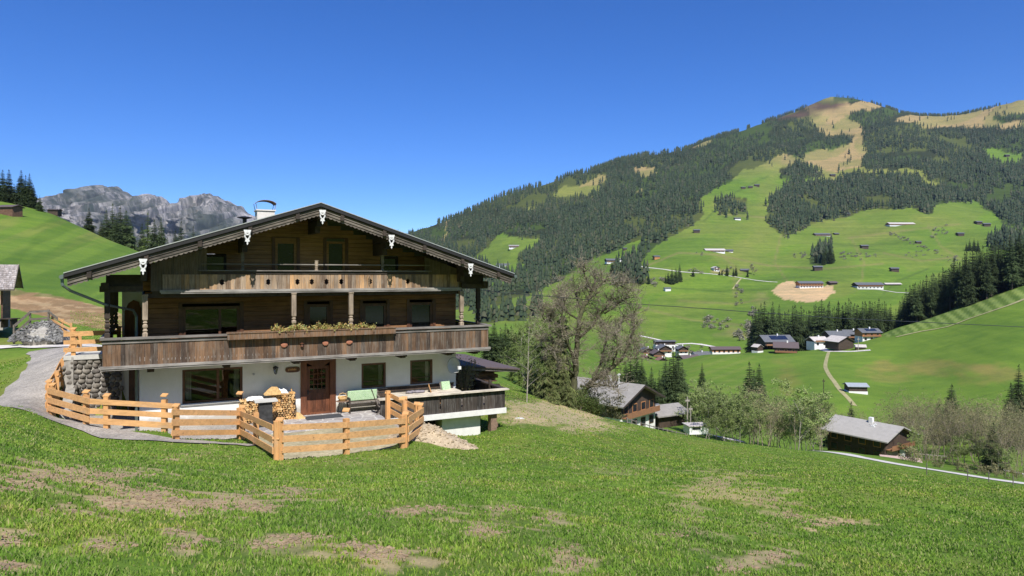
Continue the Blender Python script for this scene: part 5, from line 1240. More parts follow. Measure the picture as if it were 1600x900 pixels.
# shed in the right meadow
s1 = smallhut(1341, 615, 170, 27, 'small dark hay shed with grey tin roof standing alone in the right meadow', 1.0, -.12, 'roof_slate', 'barn_wood', .42, rf_=.12, base='white_wall')
MAT['shedroof'] = simple('shed_tin', (.30, .33, .36), .1, 1, .6, 0)
for ch_ in s1.children:
    if ch_.name.startswith('roof'): ch_.data.materials[0] = MAT['shedroof']
# village on the knoll
V1 = 300
smallhut(1188, 551, V1, 12, 'small dark log hut with pale roof at the left end of the knoll village', 1.2, .5, 'roof_pale', 'barn_wood', .75, gable=True, rf_=.3, base='white_wall')
farmhouse('farmhouse', 1218, 540, V1, 46, 'farmhouse with wide slate roof behind the brown roofed one in the knoll village', .1, .7, (0, 1), 'eaves', 'roof_slate', 'barn_wood', pitch=.5, Yfix=415, solar=True, wins=0)
farmhouse('farmhouse', 1228, 551, V1, 33, 'dark farmhouse with brown roof at the front of the knoll village', -.35, .8, (0, 1.15), 'eaves', 'roof_brownish' if 'roof_brownish' in MAT else 'roof_brown', 'barn_wood', pitch=.5, Yfix=385, wins=3)
farmhouse('farmhouse', 1283, 541, V1, 24, 'house with pale almost white roof in the middle of the knoll village', .25, .8, (1, .3), 'eaves', 'roof_pale', 'barn_wood', pitch=.5, Yfix=405, wins=2)
smallhut(1279, 545, V1, 18, 'low outbuilding with pale roof before the pale roofed house of the knoll village', .8, .1, 'roof_pale', 'white_wall', .3, rf_=.2)
farmhouse('hay_barn', 1322, 546, V1, 30, 'tall brown plank barn with pale roof at the front right of the knoll village', .35, .9, (0, 1.7), 'gable', 'roof_pale', 'barn_wood', pitch=.45, Yfix=375, bal=False, chim=False, wins=0, cat='barn')
farmhouse('farmhouse', 1312, 535, V1, 30, 'house with dark slate roof behind the tall plank barn', .1, .8, (.6, 1), 'eaves', 'roof_slate', 'barn_wood', pitch=.5, Yfix=420, wins=2)
farmhouse('farmhouse', 1362, 533, V1, 30, 'white walled house with solar roof at the right end of the knoll village', .1, .7, (1, 1), 'eaves', 'roof_slate', 'wood_cladding', pitch=.45, Yfix=400, solar=True, wins=3)
farmhouse('farmhouse', 1335, 528, V1, 26, 'house with white flecked slate roof behind the knoll village barn', -.1, .8, (0, 1), 'eaves', 'roof_slate', 'barn_wood', pitch=.5, Yfix=440, wins=0)
smallhut(1345, 546, V1, 14, 'low shed with pale lean-to roof right of the tall plank barn', .8, -.3, 'roof_pale', 'barn_wood', .3, rf_=.2)
# hamlet in the valley bottom, left of centre
V2 = 480
farmhouse('white_house', 1040, 545, V2, 31, 'modern white house with dark flat roof above the valley hamlet', .05, .5, (1.2, 1), 'eaves', 'roof_slate', 'dark_glass_w' if 'dark_glass_w' in MAT else 'barn_wood', pitch=.12, Yfix=540, wins=4, chim=False, bal=False, cat='house')
for (px, py, w_, rm, lab) in [(1014, 557, 19, 'roof_slate', 'house with dark gabled roof at the left of the valley hamlet'), (1040, 553, 20, 'roof_slate', 'house with dark gabled roof just below the modern white house'), (1068, 553, 15, 'roof_slate', 'small dark gabled house right of the modern white house'), (1030, 561, 18, 'roof_brown', 'brown roofed house in the middle of the valley hamlet'), (1012, 570, 18, 'roof_red', 'lower left house with reddish roof in the valley hamlet'), (1036, 572, 14, 'roof_red', 'lower right house with reddish roof in the valley hamlet')]:
    farmhouse('farmhouse', px, py, V2, w_, lab, .1, 1.1, (.7, .8), 'gable', rm, 'barn_wood', pitch=.5, Yfix=520-(py-553)*3, wins=2, group='houses of the valley hamlet')
farmhouse('long_barn', 1135, 552, V2, 44, 'long low dark roofed barn behind the striped meadow', .02, .35, (.4, .8), 'eaves', 'roof_brown', 'wood_cladding', pitch=.4, Yfix=520, wins=6, chim=False, bal=False, cat='barn')
farmhouse('farmhouse', 1082, 568, V2, 30, 'brown roofed building at the lower left edge of the striped meadow', .35, .7, (.4, .8), 'eaves', 'roof_brown', 'barn_wood', pitch=.5, Yfix=490, wins=0)
farmhouse('farmhouse', 1100, 562, V2, 26, 'slate roofed building just above the striped meadow', .35, .7, (.4, .8), 'eaves', 'roof_slate', 'white_wall', pitch=.5, Yfix=500, wins=0)
# farms on the far slope
far = [
 ('farmhouse', 803, 388, 1500, 15, 'lone small farmhouse in the left forest clearing of the far slope', 0, .6, (1, 1), 'eaves', 'roof_grey', 'wood_cladding', 3),
 ('farmhouse', 786, 417, 1300, 20, 'farmhouse at the lower rim of the left forest clearing', 0, .5, (.6, 1), 'eaves', 'roof_slate', 'white_wall', 0),
 ('farmhouse', 958, 410, 1000, 20, 'dark roofed farmhouse by the forest edge above the old tree', .15, .6, (.4, 1), 'eaves', 'roof_slate', 'barn_wood', 3),
 ('farm_shed', 973, 408, 1000, 9, 'white ended shed right of the dark roofed farmhouse at the forest edge', .1, .6, (1, .3), 'eaves', 'roof_grey', 'white_wall', 0),
 ('farmhouse', 1118, 394, 1000, 30, 'long farm with pale roof alone in the middle of the far meadows', .05, .4, (.5, .7), 'eaves', 'roof_pale', 'white_wall', 5),
 ('farm_shed', 1140, 394, 1000, 11, 'small dark roofed shed right of the long pale roofed farm', .1, .7, (.2, .8), 'eaves', 'roof_slate', 'barn_wood', 0),
 ('farmhouse', 1120, 424, 900, 9, 'pale gabled house between the trees beside the hillside road', .2, 1, (1, .8), 'gable', 'roof_pale', 'white_wall', 2),
 ('farmhouse', 1164, 425, 900, 11, 'dark house among trees at the right end of the hillside road trees', -.2, .8, (0, 1), 'eaves', 'roof_slate', 'barn_wood', 0),
 ('wood_clad_house', 1268, 450, 780, 38, 'large orange wood clad house on bare tan soil', .08, .35, (1, 1.2), 'eaves', 'roof_slate', 'wood_cladding', 8),
 ('hay_hut', 1303, 445, 780, 12, 'dark hut right of the orange wood clad house', .2, .8, (0, 1), 'eaves', 'roof_brown', 'barn_wood', 0),
 ('long_house', 1360, 451, 780, 42, 'long house with dark roof and white base right of the bare soil', .05, .35, (1, .8), 'eaves', 'roof_slate', 'dark_beam', 7),
 ('long_barn', 1396, 446, 780, 24, 'low pale roofed barn joined to the long dark roofed house', .05, .3, (0, .7), 'eaves', 'roof_pale', 'barn_wood', 0),
 ('farmhouse', 1286, 369, 1200, 23, 'reddish brown farmhouse below the central forest block', .05, .45, (.4, 1), 'eaves', 'roof_slate', 'wood_red', 4),
 ('hay_hut', 1308, 367, 1200, 7, 'dark hut right of the reddish brown farmhouse', .2, .8, (0, 1), 'eaves', 'roof_slate', 'barn_wood', 0),
 ('long_farm', 1410, 352, 1300, 40, 'longest farm of the upper meadow with pale roofs', .03, .3, (.3, .8), 'eaves', 'roof_pale', 'wood_red', 6),
 ('farmhouse', 1153, 344, 1500, 9, 'small farmhouse under the upper left forest clump of the far meadow', .05, .6, (1, .6), 'eaves', 'roof_slate', 'barn_wood', 0),
]
simple('wood_red', (.20, .09, .06), .2, .8, .85, 0)
for (nm, px, py, ym, w_, lab, yaw, dp, st, fr, rm, up, wn) in far:
    farmhouse(nm, px, py, ym, w_, lab, yaw, dp, st, fr, rm, up, pitch=.4, wins=wn, bal=wn > 0, chim=False, sh=2.8, ov=1.2, cat='house' if 'house' in nm else ('hut' if 'hut' in nm else 'barn'))
huts = [(1027, 405, 1000, 9, 'tiny orange hut on the left rim of the far meadows', 'wood_cladding'), (1044, 455, 800, 9, 'hut with pale front alone in the big green far meadow', 'white_wall'), (1352, 389, 1100, 10, 'lone hut in the meadow right of the reddish farmhouse', 'barn_wood'), (1399, 425, 900, 11, 'lone hut above the long dark roofed house', 'barn_wood'), (1531, 351, 1200, 9, 'left one of two huts in the rightmost upper meadow', 'barn_wood'), (1543, 354, 1200, 9, 'right one of two huts in the rightmost upper meadow', 'barn_wood'), (1502, 369, 1200, 9, 'hut below the two huts of the rightmost upper meadow', 'barn_wood'), (1089, 364, 1300, 9, 'dark hut high in the meadow beside the left forest tongue', 'barn_wood'), (1162, 295, 1800, 6, 'left one of three tiny huts in the high meadow', 'barn_wood'), (1173, 294, 1800, 6, 'middle one of three tiny huts in the high meadow', 'barn_wood'), (1183, 292, 1800, 7, 'right one of three tiny huts in the high meadow', 'barn_wood'), (1302, 276, 2000, 7, 'tiny hut in the narrow clearing under the upper forest', 'barn_wood'), (1279, 423, 900, 12, 'dark barn beside the small tree clump above the bare soil', 'barn_wood'), (1436, 381, 1100, 7, 'tiny hut among the bare shrubs of the right far meadow', 'barn_wood'), (977, 391, 1100, 6, 'tiny dark hut in the narrow meadow above the forest edge farmhouse', 'barn_wood'), (1575, 245, 2000, 6, 'tiny hut in the small right clearing high in the forest', 'barn_wood'), (1325, 337, 1400, 7, 'small hut at the lower edge of the central forest block', 'barn_wood')]
for (px, py, ym, w_, lab, wm) in huts:
    smallhut(px, py, ym, w_, lab, 1.0, ((px*7) % 10-5)*.06, 'roof_slate', wm, .5, rf_=.14)
# ================================================================ ROADS AND TRACKS
ribbon('white_road', [(1296,706,90),(1350,716,80),(1400,725,75),(1450,733,70),(1500,741,70),(1550,749,70),(1610,757,60),(1700,768,60)], 7.0, MAT['road'], .06, 60, 7)
ribbon('side_road', [(1560,733,95),(1600,741,90),(1650,750,90)], 1.6, MAT['road'], .06, 90, 5)
for (nm, pts, w_, mt, ym) in [
 ('hillside_road', [(1000,416,880),(1020,419,850),(1050,423,850),(1080,426,850),(1110,428,850),(1145,432,850),(1180,438,850),(1215,441,820)], 2.6, 'road', 800),
 ('hamlet_road', [(1000,525,500),(1015,528,500),(1040,534,500),(1060,541,490)], 3.5, 'road', 480),
 ('hamlet_road', [(1058,538,480),(1080,537,480),(1110,541,480),(1130,545,480)], 4, 'road', 480),
 ('farm_road', [(1340,452,780),(1375,453,760),(1400,457,740),(1420,458,740)], 4, 'road', 700),
 ('meadow_track', [(1295,550,300),(1291,563,250),(1290,575,220),(1297,588,200),(1306,600,180),(1315,612,170),(1325,622,160),(1335,634,150)], 1.6, 'track', 150),
 ('village_road', [(1240,549,300),(1262,546,300),(1285,545,300),(1310,549,300),(1335,549,300),(1360,547,300)], 4, 'road', 300),
 ('bank_strip', [(1400,527,330),(1440,518,330),(1480,511,330),(1510,500,330),(1545,488,330),(1580,476,330),(1610,464,330)], 2.2, 'track', 320),
 ('slope_trail', [(1145,452,700),(1158,435,750)], 2, 'track', 700),
 ('valley_path', [(1085,672,95),(1120,682,90),(1160,690,90)], 2.0, 'road', 85),
]: ribbon(nm, pts, w_, MAT[mt], .25 if ym > 300 else .08, ym, 4)
# ================================================================ FENCES, POLES, CABLES
def pole(px, py0, py1, Y, r_, label, mat='bark_pale', arm=False, name='utility_pole'):
    p = at(px, py1, Y); p.z = ground(p.x, p.y) if Y > 60 else p.z; h = (HY-py0)/F*Y-p.z
    root = empty(name, p); tag(root, label, 'pole'); m = MB(); m.tube([(0, 0, -.4), (0, 0, h)], [r_, r_*.75], 8); m.build('shaft', MAT[mat], root)
    m = MB(); m.box(-r_*3, r_*3, -r_, r_, h-r_*6, h-r_*4); m.build('crossarm', MAT[mat], root)
    return root
pole(1074, 620, 668, 118, .13, 'taller grey utility pole right of the pale roofed shed')
pole(1079, 634, 670, 116, .11, 'shorter grey utility pole right of the pale roofed shed')
pole(1287, 592, 625, 225, .14, 'thin dark pole in the right meadow left of the hay shed', 'dark_beam')
pole(1341, 527, 556, 365, .2, 'thin pale pole in front of the tall plank barn', 'bark_pale')
# paddock rail fence above the house below the tree
pf = empty('paddock_fence', spot(985, 660, 75)); tag(pf, 'grey rail fence along the meadow edge above the farmhouse with brown balcony', 'fence'); o0 = Vector(pf.location); prev = None
for k, px in enumerate(range(980, 1072, 7)):
    Y = 84+.16*(px-980); X = (px-800)/F*Y; p = Vector((X, Y, ground(X, Y)))-o0
    m = MB(); m.bar(p-Vector((0, 0, .2)), p+Vector((0, 0, 1.0)), .1, .1); m.build('post', MAT['grey_planks'], pf)
    if prev is not None:
        m = MB(); m.bar(prev+Vector((0, 0, .85)), p+Vector((0, 0, .85)), .05, .1); m.bar(prev+Vector((0, 0, .45)), p+Vector((0, 0, .45)), .05, .1); m.build('rail', MAT['grey_planks'], pf)
    prev = p
# thin wire fence posts along the road
for k, px in enumerate((1448, 1512, 1545, 1583)):
    p = spot(px, 740+(px-1448)*.17+2, 60); m = MB(); m.tube([(0, 0, -.2), (0, 0, 1.1)], .04, 5); o = m.build('fence_post', MAT['grey_planks'], loc=p); tag(o, 'thin grey post of the wire fence along the white road', 'fence post', 'posts along the white road')
def cable(pts, r_, label):
    m = MB(); P = [Vector(p) for p in pts]; out = []
    for i in range(len(P)-1):
        for k in range(12):
            t = k/12; q = P[i].lerp(P[i+1], t); out.append(q)
    out.append(P[-1]); m.tube(out, r_, 5); o = m.build('power_cable', MAT['dark_metal']); tag(o, label, 'cable')
A0 = at(735, 452, 34); 
m = MB(); pp = []
wire = [(735,451,34),(780,457,40),(929,469,60),(980,474,68),(1100,482,88),(1178,488,102),(1324,498,130),(1391,501,145),(1600,511,190),(1750,517,230)]
m.tube([at(*w) for w in wire], [.012,.016,.028,.032,.042,.048,.06,.065,.085,.1], 5); o = m.build('power_cable', MAT['dark_metal']); tag(o, 'long black overhead cable crossing the valley from the chalet roof to the right edge', 'cable')
# ================================================================ TREES
def spruce_arrays(seed, h=20., r=3.2, whorls=26, per=9, bare=.06, droop=.35, spray=5, ragged=.25):
    q = random.Random(seed); V = []; Fc = []
    for w in range(whorls):
        t = bare+(1-bare)*(w+q.random()*.6)/whorls; z0 = h*t
        if z0 > h*.985: continue
        R0 = r*(1-t)**.8*(1+.12*math.sin(t*30+seed)); 
        if t < .2: R0 *= .7+1.5*t
        n = max(4, int(per*(.55+.6*(1-t)))); a0 = q.random()*6.3
        for b in range(n):
            a = a0+2*math.pi*b/n+q.uniform(-.25, .25); R1 = R0*q.uniform(1-ragged*1.6, 1+ragged*.6)
            if R1 < .12: continue
            ca, sa = math.cos(a), math.sin(a); dz = -droop*R1*q.uniform(.5, 1.2)+.05*R1; P = []
            m = spray
            for k in range(m+1):
                u = k/m; P.append(Vector((ca*R1*u, sa*R1*u, z0+dz*u*u*1.0+R1*.18*math.sin(u*math.pi)*.5+(.12*R1*u**3))))
            side = Vector((-sa, ca, 0))
            for k in range(m):
                u = (k+.7)/m; wd = R1*(.46*(1-u)+.20)*q.uniform(.7, 1.3)
                for sg in (-1, 1):
                    i = len(V); tip = P[k]+(P[k+1]-P[k])*1.9+side*sg*wd+Vector((0, 0, -wd*q.uniform(.35, .9)))
                    V += [P[k], P[k+1], tip]; Fc.append((i, i+1, i+2))
            i = len(V); V += [P[m-1]+side*.1*R1, P[m-1]-side*.1*R1, P[m]+(P[m]-P[m-1])*.5]; Fc.append((i, i+1, i+2))
    for k in range(10):                     # leader
        a = q.random()*6.3; i = len(V); z = h*(.93+.012*k*.5); V += [Vector((.03, 0, z)), Vector((math.cos(a)*.03*r*.5+.0, math.sin(a)*.05*r, z+.3)), Vector((math.cos(a)*.14*r*(1-k/12), math.sin(a)*.14*r*(1-k/12), z-.25))]; Fc.append((i, i+1, i+2))
    return V, Fc
class Kind: pass
def mk_spruce(seed, h, r, whorls, per, bare, needles='spruce_needles', **kw):
    V_, F_ = spruce_arrays(seed, h, r, whorls, per, bare, **kw)
    me = npmesh('crown', V_, F_, 3, MAT[needles], link=False)
    m = MB(); m.tube([(0, 0, -1.0), (.02, 0, h*.5), (0, 0, h*.97)], [h*.014, h*.009, .02], 6); o = m.build('trunk', MAT['bark'])
    tm = o.data; bpy.data.objects.remove(o); k = Kind(); k.h = h; k.crown = me; k.trunk = tm; return k
SPR = [mk_spruce(s, 20, r, w, p, b, ragged=g) for s, r, w, p, b, g in ((1, 3.9, 34, 13, .03, .2), (2, 3.3, 36, 12, .04, .24), (3, 4.3, 32, 13, .05, .26), (4, 3.5, 32, 12, .08, .3), (5, 3.7, 38, 13, .03, .22))]
TALL = [mk_spruce(s, 20, r, 30, 12, b, ragged=.3) for s, r, b in ((11, 3.2, .30), (12, 2.9, .36), (13, 3.4, .22))]
LAR = [mk_spruce(s, 20, 3.1, 26, 8, .08, 'larch_needles', ragged=.4, spray=6) for s in (21, 22)]
def tree(name, k, p, h, rz, label, group, wide=1.0, cat='tree'):
    root = empty(name, p, rz); s = h*(1.07 if 'spruce' in name or 'larch' in name else 1)/k.h; root.scale = (s*wide, s*wide, s)
    for nm, me in (('crown', k.crown), ('trunk', k.trunk)):
        o = bpy.data.objects.new(nm, me); C.objects.link(o); o.parent = root
    tag(root, label, cat, group); return root
tq = random.Random(42)
def stand(L, label, group, kinds=SPR, name='spruce_tree', wide=1.0, Y0=0, jit=0):
    """L: (px, py of foot, py of top)"""
    for (px, pb, pt) in L:
        p = spot(px, pb, Y0); h = (pb-pt)/F*p.y; tree(name, tq.choice(kinds), p-Vector((0, 0, .3)), h*tq.uniform(.96, 1.04), tq.random()*6.3, label, group, wide*tq.uniform(.9, 1.12))
# left hill
stand([(4,306,255),(14,312,262),(22,318,285),(33,318,262),(46,324,272),(52,326,290),(62,330,305),(-14,300,245),(8,300,275),(40,318,268)], 'dark spruce in the row on the left hill skyline above the log hut', 'spruces on the left skyline', wide=1.25, Y0=150)
def behind(L, label, group, kinds=SPR, Y=330, name='spruce_tree', wide=1.0):
    for (px, pb, pt) in L:
        y = Y*tq.uniform(.97, 1.06); p = at(px, pb, y); g_ = ground(p.x, p.y); h = (HY-pt)/F*y-g_; tree(name, tq.choice(kinds), Vector((p.x, p.y, g_-.3)), h, tq.random()*6.3, label, group, wide)
behind([(139,360,326)], 'single dark spruce standing apart at the left of the group behind the chalet roof', 'spruces behind the chalet', wide=1.15, Y=300)
behind([(158,370,345),(166,372,330),(176,374,320),(188,378,325),(197,380,330),(204,384,345),(182,376,335)], 'tall dark spruce in the dense clump between the lone spruce and the pale larch', 'spruces behind the chalet', wide=1.1, Y=310)
behind([(231,390,334)], 'pale green larch between the dark spruces behind the chalet roof', 'larches behind the chalet', LAR, name='larch_tree', Y=295, wide=1.1)
behind([(222,390,350),(241,392,345),(252,395,342),(262,396,372),(283,398,347),(274,400,360),(302,400,355),(320,405,380)], 'dark spruce right of the pale larch, behind the chalet roof', 'spruces behind the chalet', Y=290, wide=1.0)
# valley edge left of the old tree
behind([(762,0,508),(772,0,505),(782,0,512),(790,0,506),(799,0,510),(806,0,520),(812,0,514),(776,0,520),(794,0,518),(768,0,522),(785,0,524),(804,0,528)], 'dark spruce in the dark row right of the balconies, below the far green meadow', 'spruces right of the balconies', Y=165, wide=1.5)
stand([(828,596,498),(840,604,520)], 'dark tall conifer close behind the pale larch trunk', 'conifers beside the old tree', Y0=62, wide=1.6)
# around the farmhouse below
behind([(1010,0,590),(1018,0,575),(1030,0,580),(1040,0,560),(1052,0,545),(1060,0,552),(1046,0,566),(1024,0,592),(1066,0,568),(1036,0,588),(1056,0,570)], 'dark spruce in the clump behind the shed with pale grey roof', 'spruces behind the valley sheds', Y=165, wide=1.15)
behind([(985,0,556),(995,0,552),(978,0,566),(970,0,575),(1003,0,562),(962,0,572)], 'dark spruce between the old bare tree and the clump behind the sheds', 'spruces behind the farmhouse', Y=180, wide=1.3)
stand([(1097,612,567)], 'lone spruce on the striped meadow', 'lone spruces on the striped meadow', Y0=180, wide=1.2)
behind([(1171,0,568),(1186,0,570),(1178,0,580)], 'spruce in the small group standing out above the pale budding grove', 'spruces above the grove', Y=185, wide=1.15)
behind([(1330,0,629)], 'small dark spruce behind the long grey roof of the roadside farmhouse', 'spruces at the roadside farmhouse', Y=165, wide=1.3)
behind([(1299,0,645),(1310,0,648)], 'low dark spruce at the left end of the long grey roof', 'spruces at the roadside farmhouse', Y=160, wide=1.6)
behind([(1487,0,602)], 'larger dark spruce rising above the brown grove on the right', 'spruces in the right grove', Y=165, wide=1.5)
behind([(1467,0,624),(1527,0,630),(1480,0,625)], 'short dark spruce top just above the brown grove on the right', 'spruces in the right grove', Y=160, wide=1.5)
stand([(1552,738,658)], 'dense dark spruce in front of the brown grove beside the white road', 'spruces in the right grove', Y0=95, wide=1.35)
behind([(1592,0,572)], 'tall dark spruce at the right edge casting a shadow on the meadow', 'spruces at the right edge', Y=170, wide=1.2)
behind([(1580,0,602),(1574,0,640),(1590,0,650)], 'loose dark spruce below the tall one at the right edge', 'spruces at the right edge', Y=150, wide=1.3)
# forest behind the knoll village
def band(n, x0, x1, basef, topf, Yf, label, group, kinds=SPR, wide=1.0, seed=5):
    q = random.Random(seed)
    for i in range(n):
        px = x0+(x1-x0)*(i+q.random())/n; y = Yf(px)*q.uniform(.95, 1.12); X = (px-800)/F*y; g_ = ground(X, y); h = (HY-topf(px)-q.uniform(-6, 9))/F*y-g_
        if h < 5: h = 9
        tree('spruce_tree', q.choice(kinds), Vector((X, y, g_-.4)), min(h, 34), q.random()*6.3, label, group, wide*q.uniform(.85, 1.1))
ip = lambda L: (lambda x: float(np.interp(x, [a for a, b in L], [b for a, b in L])))
band(78, 1174, 1400, None, ip([(1174,492),(1185,478),(1205,480),(1230,478),(1255,464),(1262,460),(1280,470),(1300,462),(1345,478),(1365,470),(1400,485)]), lambda x: 455+(x-1174)*.1, 'tall dark spruce in the wood behind the knoll village', 'spruces behind the knoll village', wide=1.05)
# dark forest on the right crest
band(46, 1404, 1500, None, ip([(1400,478),(1420,452),(1450,436),(1470,428),(1500,405)]), lambda x: 455, 'dark spruce at the left end of the wood above the mown stripes', 'spruces above the mown stripes', SPR+TALL, 1.0, 6)
band(52, 1495, 1625, None, ip([(1495,408),(1520,392),(1560,378),(1600,362),(1650,350)]), lambda x: 436, 'tall dark spruce at the right end of the wood above the mown stripes', 'spruces above the mown stripes', TALL+TALL+SPR, 1.05, 7)
# ---------------------------------------------------------------- far forest: too many to count
def coneproto(nv, seed, tiers=4):
    q = random.Random(seed); V = []; Fc = []
    for t in range(tiers):
        z0 = .02+.25*t if tiers == 4 else .3*t; z1 = min(1, z0+.42); r = .17*(1-.8*t/tiers); k = len(V); V.append((0, 0, z1))
        for j in range(nv): a = 2*math.pi*j/nv+t; rr = r*q.uniform(.65, 1.2); V.append((rr*math.cos(a), rr*math.sin(a), z0+q.uniform(-.05, .04)))
        for j in range(nv): Fc.append((k, k+1+j, k+1+(j+1) % nv))
    return np.array(V), np.array(Fc)
def far_forest():
    rs = np.random.RandomState(9); n = 60000
    pxs = rs.uniform(560, 1625, n); pys = rs.uniform(150, 510, n)
    keep = np.zeros(n, bool); jx = pxs; jy = pys
    for P in FOREST: keep |= inpoly(jx, jy, P)
    for k, P in CLEAR: keep &= ~inpoly(jx+rs.uniform(-2, 2, n), jy+rs.uniform(-2, 2, n), P)
    for (x, y, rx, ry) in ((1235,180,58,7), (1298,163,38,11)): keep &= (((pxs-x)/rx)**2+((pys-y)/ry)**2 > 1)
    # thin strays in the clearings and along edges
    pxs = pxs[keep]+rs.normal(0, 2.2, keep.sum()); pys = pys[keep]+rs.normal(0, 1.6, keep.sum())
    T = []
    for px, py in zip(pxs, pys):
        Y = hit(px, py, 620)
        if Y < 620 or Y > 4300: continue
        X = (px-800)/F*Y
        if float(fbm(np.array([X/75.]), np.array([Y/120.]), 4)[0]) < .36: continue
        pr = min(1, (Y/2300)**2*1.1+.10)            # nearer trees cover more of the picture
        if rs.rand() > pr: continue
        T.append((X, Y))
    T = np.array(T)
    # extra strays
    ex = []
    for (x0, y0, x1, y1, k) in [(1380,178,1600,190,14),(1130,330,1170,345,4),(1310,240,1330,262,8),(1060,440,1170,448,0),(1275,262,1330,280,5),(1440,170,1600,176,10),(1290,185,1340,210,8),(1200,240,1260,260,6),(1560,360,1600,375,8)]:
        for i in range(k):
            px, py = rs.uniform(x0, x1), rs.uniform(y0, y1); Y = hit(px, py, 700); ex.append(((px-800)/F*Y, Y))
    T = np.concatenate([T, np.array(ex)]); n = len(T); print('far trees', n)
    Z = groundA(T[:, 0], T[:, 1]); H = rs.uniform(15, 27, n)*np.clip(1.0-(Z-500)/1500, .55, 1); A = rs.uniform(0, 6.28, n); Wd = H*rs.uniform(.85, 1.35, n)
    P, Fp = coneproto(5, 3, 3); nv = len(P)
    ca, sa = np.cos(A)[:, None], np.sin(A)[:, None]
    VX = (P[:, 0]*ca-P[:, 1]*sa)*Wd[:, None]+T[:, 0:1]; VY = (P[:, 0]*sa+P[:, 1]*ca)*Wd[:, None]+T[:, 1:2]; VZ = P[:, 2]*H[:, None]+Z[:, None]-.5
    V_ = np.stack([VX, VY, VZ], -1)+rs.uniform(-.35, .35, (n, nv, 3)); Fa = (Fp[None]+(np.arange(n)*nv)[:, None, None]).reshape(-1, 3)
    o = npmesh('mountain_forest', V_.reshape(-1, 3), Fa, 3, MAT['far_needles']); tag(o, 'dark spruce forest covering the far mountain slope', 'forest', kind='stuff')
far_forest()
# clumps on the far meadows: shrubs and small trees (scrub)
def scrub():
    rs = random.Random(4); V_ = []; Fc = []
    for (x0, y0, x1, y1, k, s) in [(1390,365,1475,400,50,5),(1330,398,1370,404,26,4),(1240,395,1262,405,12,5),(1305,395,1330,405,14,5),(1100,500,1140,516,20,6),(1150,505,1175,530,24,7),(1170,480,1180,500,10,6),(1150,440,1160,480,14,5),(1250,345,1262,360,10,6),(990,438,1040,446,20,6),(1222,362,1232,372,8,5),(1455,352,1480,372,16,6),(1480,400,1500,412,12,5),(1415,392,1450,402,12,4),(860,435,900,442,10,6),(1075,420,1098,428,8,5),(1130,420,1150,426,8,5),(1000,545,1100,556,30,4),(1060,545,1100,552,12,4),(1590,370,1600,385,5,6),(1080,395,1100,400,3,4)]:
        for i in range(k):
            px = rs.uniform(x0, x1); t = (px-x0)/(x1-x0+1e-6); py = y0+(y1-y0)*(t if (x1-x0) > 60 else rs.random())+rs.uniform(-3, 3); p = spot(px, py, 480); r_ = s*rs.uniform(.5, 1.1)
            for j in range(46):
                a = Vector((rs.gauss(0, 1), rs.gauss(0, 1), abs(rs.gauss(0, 1)))).normalized()*r_*rs.uniform(.3, 1)*.6; c = p+a+Vector((0, 0, r_*.2)); u_ = Vector((rs.gauss(0, 1), rs.gauss(0, 1), rs.gauss(0, 1))).normalized()*r_*.11; v_ = u_.cross(Vector((rs.gauss(0, 1), rs.gauss(0, 1), rs.gauss(0, 1)))).normalized()*r_*.12
                kx = len(V_); V_ += [c+u_, c+v_, c-u_, c-v_]; Fc.append((kx, kx+1, kx+2, kx+3))
    o = npmesh('meadow_scrub', V_, Fc, 4, MAT['shrub_grey']); tag(o, 'grey leafless scrub along ditches and meadow edges of the far slope', 'scrub', kind='stuff')
scrub()
# larger clumps on the far meadow as single trees
CL = [(1283,410,388),(1290,412,382),(1297,412,380),(1302,410,390),(1275,411,394),(1287,414,392)]
behind_ = [(px, pb, pt) for px, pb, pt in CL]
stand(behind_, 'dark spruce of the little clump in the middle of the right far meadows', 'spruces on the far meadows', Y0=700)
stand([(1044,443,424),(1050,444,420),(1056,442,418),(1062,440,412),(1083,432,418),(1040,442,428)], 'dark spruce beside the hillside road left of the tree shaded farm', 'spruces along the hillside road', Y0=700)
stand([(1128,430,420),(1136,431,414),(1150,431,415),(1146,432,419),(1124,430,422),(1168,433,421)], 'dark tree at the farm in the middle of the hillside road', 'trees at the hillside road farm', Y0=700)
stand([(x, y+rr, y) for x, y, rr in ((956,408,24),(963,412,24),(970,410,26),(977,416,22),(985,420,20),(960,422,18),(994,424,18),(1004,428,16),(1014,430,14),(980,428,14),(968,424,18),(1000,432,12))], 'dark spruce at the foot of the forest edge right of the dark roofed farmhouse', 'spruces at the forest edge', Y0=640)
stand([(1515,392,375),(1522,392,372),(1510,392,378),(1528,393,376)], 'dark spruce in the small clump above the right wood', 'spruces on the far meadows right', Y0=640)
